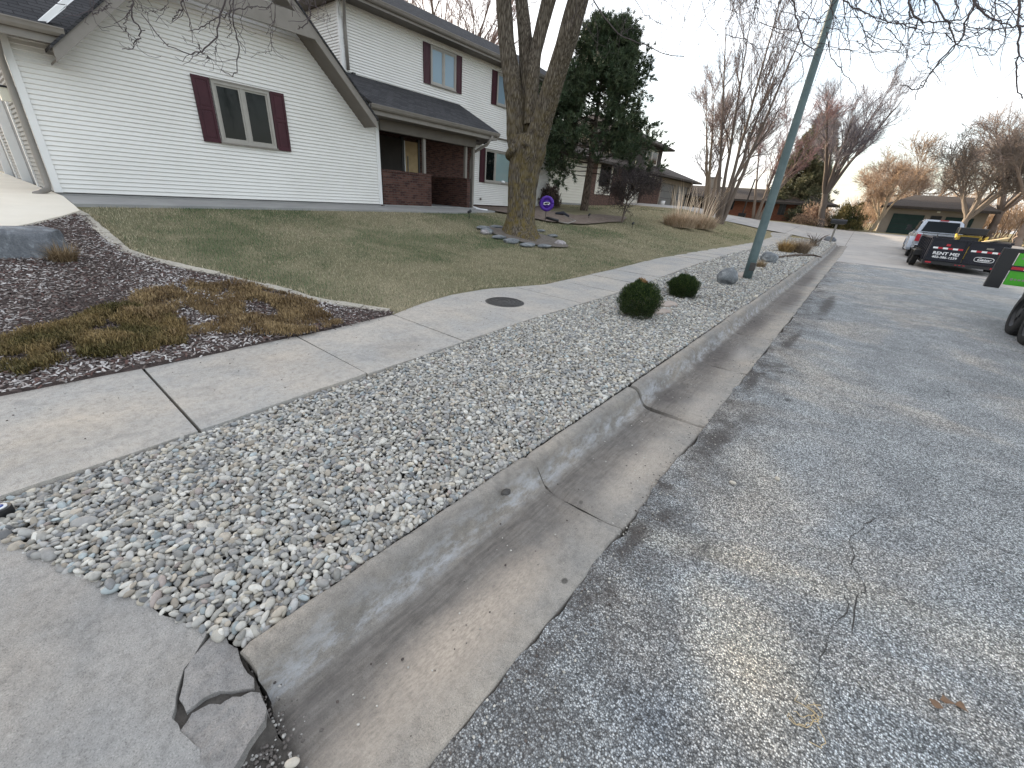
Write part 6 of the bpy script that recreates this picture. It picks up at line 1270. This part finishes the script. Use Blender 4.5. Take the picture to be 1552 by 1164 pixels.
def text(body, size, loc, parent, material, name='lettering', ext=.004, sx=1.0, shear=0.0, facing='-y'):
    cu = bpy.data.curves.new('tmp_text', 'FONT'); cu.body = body; cu.size = size; cu.extrude = ext; cu.align_x = 'CENTER'; cu.shear = shear; cu.offset = size * .02
    o = bpy.data.objects.new('tmp_text', cu); COL.objects.link(o); dg = bpy.context.evaluated_depsgraph_get(); me = bpy.data.meshes.new_from_object(o.evaluated_get(dg)); bpy.data.objects.remove(o)
    me.transform(Matrix.Translation(loc) @ (Matrix.Rotation(PI / 2, 4, 'X') if facing == '-y' else Matrix.Rotation(-PI / 2, 4, 'Z') @ Matrix.Rotation(PI / 2, 4, 'X')) @ Matrix.Diagonal((sx, 1, 1, 1))); me.materials.clear(); me.materials.append(material); me.name = name; return link(name, me, parent)
# pickup, seen from behind
PY = 30.2; pk = thing('pickup_truck', 'silver crew cab pickup truck parked ahead of the dark dump trailer', 'pickup truck', (3.12, PY, float(zr(PY)) + .02))
def cs(hw, z0, z1, top, r=.08): return [(-hw, z0), (hw, z0), (hw + .02, z0 + (z1 - z0) * .5), (hw, z1 - r), (top, z1), (-top, z1), (-hw, z1 - r), (-hw - .02, z0 + (z1 - z0) * .5)]
def loft(mb, secs, m):
    n = len(secs[0][1]); V = [(x, y, z) for y, s_ in secs for x, z in s_]; mb.add(V, [(i * n + k, i * n + (k + 1) % n, (i + 1) * n + (k + 1) % n, (i + 1) * n + k) for i in range(len(secs) - 1) for k in range(n)] + [list(range(n)), [(len(secs) - 1) * n + k for k in range(n)]], m, False); return mb
b = MB(); loft(b, [(.0, cs(.92, .55, 1.18, .86)), (.05, cs(.97, .50, 1.22, .90)), (1.9, cs(.98, .48, 1.24, .92)), (2.0, cs(.98, .48, 1.24, .92)), (4.2, cs(.98, .48, 1.24, .92)), (5.4, cs(.96, .5, 1.2, .84)), (5.75, cs(.9, .55, 1.1, .75))], 'silver'); b.build('body', pk, .02)
b = MB(); loft(b, [(1.95, cs(.90, 1.2, 1.22, .85, .005)), (2.02, cs(.86, 1.2, 1.60, .80)), (2.16, cs(.80, 1.2, 1.88, .66, .12)), (3.7, cs(.80, 1.2, 1.90, .66, .12)), (4.45, cs(.88, 1.2, 1.24, .8, .005))], 'silver'); b.build('cab', pk, .015)
MB().prism([(-.74, 1.955, 1.30), (.74, 1.955, 1.30), (.62, 2.10, 1.80), (-.62, 2.10, 1.80)], (0, -.05, .0), 'glass_dark').prism([(-.885, 2.3, 1.32), (-.885, 3.9, 1.32), (-.825, 3.55, 1.78), (-.825, 2.3, 1.78)], (-.02, 0, 0), 'glass_dark').prism([(.885, 2.3, 1.32), (.885, 3.9, 1.32), (.825, 3.55, 1.78), (.825, 2.3, 1.78)], (.02, 0, 0), 'glass_dark').build('window', pk)
MB().box(-.17, .17, 2.03, 2.10, 1.845, 1.885, 'red').build('brake_light', pk, .006)
for s_ in (-1, 1): MB().box(min(s_ * .80, s_ * .97), max(s_ * .80, s_ * .97), -.03, .05, .82, 1.16, 'red').build('tail_light', pk, .01)
MB().box(-.90, .90, -.14, .0, .50, .66, 'chrome').box(-.95, .95, -.10, .0, .46, .56, 'black').build('bumper', pk, .015)
MB().box(-.80, .80, .10, 1.90, 1.225, 1.25, 'black').build('bed_shade', pk, .01); tgt = MB().box(-.76, .76, -.03, .0, .72, 1.13, 'black').box(-.76, .76, -.035, .04, 1.13, 1.235, 'silver').build('tailgate', pk, .012); MB().box(-.14, .14, -.045, -.02, .98, 1.05, 'black').build('handle', tgt)  # black plate paints the dark bed interior; black tailgate panel paints its shadow
for s_ in (-1, 1):
    MB().tube([(s_ * .9, 3.85, 1.34), (s_ * 1.1, 3.82, 1.38)], .025, 'black', 6).prism([(s_ * 1.07, 3.80, 1.26), (s_ * 1.27, 3.80, 1.28), (s_ * 1.27, 3.80, 1.55), (s_ * 1.07, 3.80, 1.55)], (0, .08, 0), 'black').build('side_mirror', pk)
    for y in (1.1, 4.85):
        fl_ = [(s_ * .96, y + .52 * math.cos(a), .40 + .52 * math.sin(a)) for a in np.linspace(.15, PI - .15, 14)] + [(s_ * .96, y + .43 * math.cos(a), .40 + .43 * math.sin(a)) for a in np.linspace(PI - .15, .15, 14)]
        MB().prism(fl_, (s_ * .07, 0, 0), 'silver').build('wheel_arch', pk)
        t_, r_ = MB(), MB(); wheel(t_, r_, (s_ * .87, y, .40), .40, .27); o_ = t_.build('tyre', pk); r_.build('rim', o_)
for s_ in (-1, 1):
    pf = [(s_ * .95, 1.1 + .66 * math.cos(a), .42 + .60 * math.sin(a)) for a in np.linspace(-.1, PI + .1, 18)]; MB().prism(pf[::s_], (s_ * .20, 0, 0), 'silver').build('rear_fender', pk, .03)
# dark dump trailer with RENT ME! lettering
TY = 24.5; tr = thing('dark_dump_trailer', 'dark navy dump trailer with white RENT ME! lettering on its rear gate', 'trailer', (3.40, TY, float(zr(TY)) + .02))
W2 = 1.12; Z0, Z1 = .36, 1.19
for s_ in (-1, 1):
    MB().box(min(s_ * (W2 - .05), s_ * W2), max(s_ * (W2 - .05), s_ * W2), .06, 4.3, Z0, Z1, 'navy').box(min(s_ * (W2 - .07), s_ * (W2 + .03)), max(s_ * (W2 - .07), s_ * (W2 + .03)), .0, 4.3, Z1, Z1 + .07, 'navy').build('side_panel', tr, .006)
    ml = MB()
    for k in range(8): ml.box(min(s_ * W2, s_ * (W2 + .05)), max(s_ * W2, s_ * (W2 + .05)), .3 + k * .55, .36 + k * .55, Z0, Z1, 'navy')
    ml.build('side_rib', tr)
    MB().box(min(s_ * W2, s_ * (W2 + .30)), max(s_ * W2, s_ * (W2 + .30)), 1.2, 3.2, .62, .66, 'black').box(min(s_ * W2, s_ * (W2 + .30)), max(s_ * W2, s_ * (W2 + .30)), 1.14, 1.2, .45, .66, 'black').build('fender', tr, .006)
    for y in (1.6, 2.75):
        t_, r_ = MB(), MB(); wheel(t_, r_, (s_ * (W2 + .17) * -1 * -1, y, .36), .36, .21, 'black'); o_ = t_.build('tyre', tr); r_.build('rim', o_)
for s_ in (-1, 1):
    a, b_ = (-W2 + .02, -.015) if s_ < 0 else (.015, W2 - .02)
    dg_ = MB().box(a, b_, -.03, .02, Z0, Z1 + .03, 'navy').box(a, a + .06, -.055, -.03, Z0, Z1 + .03, 'navy').box(b_ - .06, b_, -.055, -.03, Z0, Z1 + .03, 'navy').box(a + .06, b_ - .06, -.055, -.03, Z0, Z0 + .06, 'navy').box(a + .06, b_ - .06, -.055, -.03, Z1 - .03, Z1 + .03, 'navy').build('gate_door', tr, .004)
    st = a + .10; L_ = (b_ - a - .2) / 6
    for q in range(6): MB().box(st + q * L_, st + (q + 1) * L_, -.036, -.031, .82, .885, 'red' if q % 2 else 'white').build('red_tape' if q % 2 else 'white_tape', dg_)
    if s_ < 0: text('RENT ME!', .16, Vector((-.54, -.034, .60)), dg_, M['white'], sx=1.15); text('402-386-1239', .115, Vector((-.54, -.034, .47)), dg_, M['white'], sx=1.15); MB().box(-.64, -.52, -.04, -.03, .94, 1.02, 'red').build('sticker', dg_)
    else:
        c_ = (.58, .57); ov = [(c_[0] + .27 * math.copysign(abs(math.cos(a)) ** .45, math.cos(a)), -.040, c_[1] + .085 * math.copysign(abs(math.sin(a)) ** .6, math.sin(a))) for a in np.linspace(0, 2 * PI, 33)]
        MB().tube(ov, .010, 'white', 5).build('logo_outline', dg_); text('Gator', .13, Vector((.58, -.034, .525)), dg_, M['white'], 'logo_lettering', sx=1.2, shear=.3); MB().box(.50, .70, -.036, -.031, .95, 1.01, 'taupe').build('sticker', dg_); 
MB().box(-W2, W2, .05, 4.3, Z0 - .02, Z0 + .02, 'navy').box(-W2, -W2 + .1, -.02, 4.6, .22, Z0 - .02, 'black').box(W2 - .1, W2, -.02, 4.6, .22, Z0 - .02, 'black').box(-W2 + .1, W2 - .1, -.03, .06, .22, Z0 - .02, 'black').box(-W2, W2, 4.25, 4.3, Z0, Z1, 'navy').build('frame', tr, .004)
for x in (-.95, .95): MB().box(x - .09, x + .09, -.045, -.03, .255, .31, 'red').build('tail_light', tr)
for x in (-.12, 0, .12): MB().box(x - .03, x + .03, -.042, -.03, .26, .29, 'red').build('marker_light', tr)
MB().tube([(W2 - .03, .0, Z1 + .1), (W2 - .03, -.01, Z1 + .18)], .02, 'black', 6).build('latch', tr)
MB().bar((-.5, 4.3, .4), (0, 5.9, .5), .08, .1, 'black').bar((.5, 4.3, .4), (0, 5.9, .5), .08, .1, 'black').build('drawbar', tr)
# yellow machine and lumber in the trailer
ym = thing('yellow_compact_machine', 'yellow and black compact machine riding in the dark dump trailer', 'machine', (3.62, 27.0, .42))
MB().prism([(-.42, 0, .0), (.42, 0, .0), (.38, 0, .98), (-.34, 0, .98)], (0, .9, 0), 'yellow').build('body', ym, .04); MB().box(-.28, .30, -.03, .0, .55, .92, 'black').box(-.42, .46, -.10, .75, 1.0, 1.28, 'black').build('cab', ym, .03)
MB().box(-.50, -.38, -.2, 1.0, -.02, .36, 'rubber').box(.38, .50, -.2, 1.0, -.02, .36, 'rubber').build('track', ym, .04); MB().tube([(.36, .1, .75), (.5, -.2, .95), (.42, -.42, .60)], .045, 'yellow', 8).tube([(-.36, .1, .75), (-.46, -.2, .98), (-.40, -.42, .65)], .045, 'yellow', 8).build('lift_arm', ym)
MB().tube([(-.05, 0, .62), (.0, -.12, .68)], .03, 'chrome', 8).build('lever', ym)
lb = MB().bar((4.15, 27.5, .55), (4.15 + .18, 27.2, 1.4), .06, .05, 'wood').bar((3.95, 26.2, 1.20), (4.65, 26.5, 1.42), .16, .05, 'wood').build('lumber'); tag(around(lb), 'pale lumber boards sticking up from the dark dump trailer', 'lumber')
sc = MB(); rr = random.Random(9)
for k in range(7): sc.bar((2.5 + rr.uniform(0, .7), 25 + rr.uniform(0, 1.5), .42), (2.4 + rr.uniform(0, 1.0), 25.3 + rr.uniform(0, 1.6), 1.15 + rr.uniform(0, .2)), .035, .035, 'black')
for k in range(2): sc.bar((2.45 + .5 * k, 25.4, 1.13), (3.2 + .2 * k, 25.6, 1.18), .03, .03, 'chrome')
tag(around(sc.build('metal_frames')), 'jumble of dark metal rods sticking out of the dark dump trailer on its left', 'metal rods')
# near trailer at the right edge: two wheels and its bright green end gate are in view
gt = thing('green_gated_trailer', 'trailer with bright green end gate and two black wheels at the right edge', 'trailer', (2.45, 12.6, .015))
MB().box(.02, 1.10, -.03, .01, .66, 1.26, 'green').build('gate_door', gt, .006); MB().box(1.14, 2.2, -.03, .01, .66, 1.26, 'green').build('gate_door', gt, .006)
MB().box(-.22, .0, -.05, .06, .58, 1.33, 'black').build('corner_post', gt, .012); MB().box(2.2, 2.3, -.05, .06, .58, 1.33, 'black').build('corner_post', gt, .012)
MB().box(.0, 2.2, -.04, .03, 1.26, 1.33, 'black').build('top_rail', gt, .004); MB().box(.0, 2.2, -.045, -.03, .93, 1.03, 'black').build('tape_rail', gt)
for k in range(12): MB().box(.01 + k * .17, .01 + (k + 1) * .17, -.052, -.046, .955, 1.005, 'white' if k % 2 else 'red').build('white_tape' if k % 2 else 'red_tape', gt)
rr = random.Random(2)
for z in (1.17, .77):
    x = .08
    while x < .9:
        w_ = rr.uniform(.02, .06); MB().box(x, x + w_, -.034, -.030, z - rr.uniform(.010, .02), z + rr.uniform(.010, .025), 'taupe').build('lettering_mark', gt); x += w_ + .02
MB().box(.34, 2.1, -6.5, -.06, .50, .60, 'black').build('frame', gt, .01)
MB().box(.34, .40, -6.5, -.1, .60, .78, 'black').build('side_rail', gt, .006); MB().box(2.06, 2.12, -6.5, -.1, .60, .78, 'black').build('side_rail', gt, .006)
MB().box(.05, .34, -3.2, -1.3, .80, .84, 'black').build('fender', gt, .006)
for x in (.12, 2.4):
    for y in (-1.85, -2.68):
        t_, r_ = MB(), MB(); wheel(t_, r_, (x, y, .38), .38, .23, 'black'); o_ = t_.build('tyre', gt); r_.build('rim', o_)
# other parked shapes in the far lawn on the right

# loose grit and crumbs on the gutter, asphalt edge and sidewalk
N = 2600; gx = np.concatenate([RNG.normal(-.42, .10, 1500), RNG.uniform(-.4, 5, 500), RNG.uniform(-1.0, -.5, 350), RNG.uniform(-4, -2.8, 250)]); gy = np.concatenate([RNG.uniform(.2, 9, 1500), RNG.uniform(.6, 9, 500), RNG.uniform(.2, 9, 350), RNG.uniform(-.3, 7, 250)])
gzv = np.array([(.169 if x < -2.7 else (rz_(x, y) + .003 if x > -.49 else .012)) for x, y in zip(gx, gy)]); sz = RNG.uniform(.0018, .0055, N); colr = np.where(RNG.random((N, 1)) > .45, np.array([[.5, .47, .42]]), np.array([[.10, .08, .07]])) * RNG.uniform(.6, 1.2, (N, 1))
V, FF, C = scatter('', np.stack([gx, gy, gzv], 1), np.stack([sz * 1.3, sz, sz * .6], 1), rotm(RNG.uniform(0, 6, N), np.zeros(N), np.zeros(N)), sh1, F1, colr, None)
tag(mesh_np('loose_grit', V, FF, M['pebble'], col=C), 'loose grit and crumbs along the gutter and asphalt edge', 'grit', kind='stuff')

N = 1500; cx_ = np.concatenate([RNG.normal(-1.12, .07, 500), RNG.normal(-.93, .09, 700), RNG.normal(-1.24, .05, 300)]); cy_ = np.concatenate([RNG.normal(.03, .07, 500), RNG.normal(.06, .06, 700), RNG.normal(.06, .05, 300)])
sz = RNG.uniform(.0015, .006, N); colr = np.where(RNG.random((N, 1)) > .3, np.array([[.12, .105, .095]]), np.array([[.42, .40, .37]])) * RNG.uniform(.6, 1.3, (N, 1))
zc = np.array([(aprz(x, y) - .036) if x < -.98 else .034 for x, y in zip(cx_, cy_)])
V, FF, C = scatter('', np.stack([cx_, cy_, zc], 1), np.stack([sz * 1.3, sz, sz * .8], 1), rotm(RNG.uniform(0, 6, N), np.zeros(N), np.zeros(N)), sh1, F1, colr, None)
tag(mesh_np('concrete_crumbs', V, FF, M['pebble'], col=C), 'crumbled concrete and dirt round the broken driveway corner', 'grit', kind='stuff')

kp = at(766, 754, .10); o = rock('dark_stone_chip', (kp.x, kp.y, .137), (.022, .034, .010), 'crack', 5.5, sub=3); tag(o, 'small dark flat chip lying on the top of the kerb near the first joint', 'stone chip')
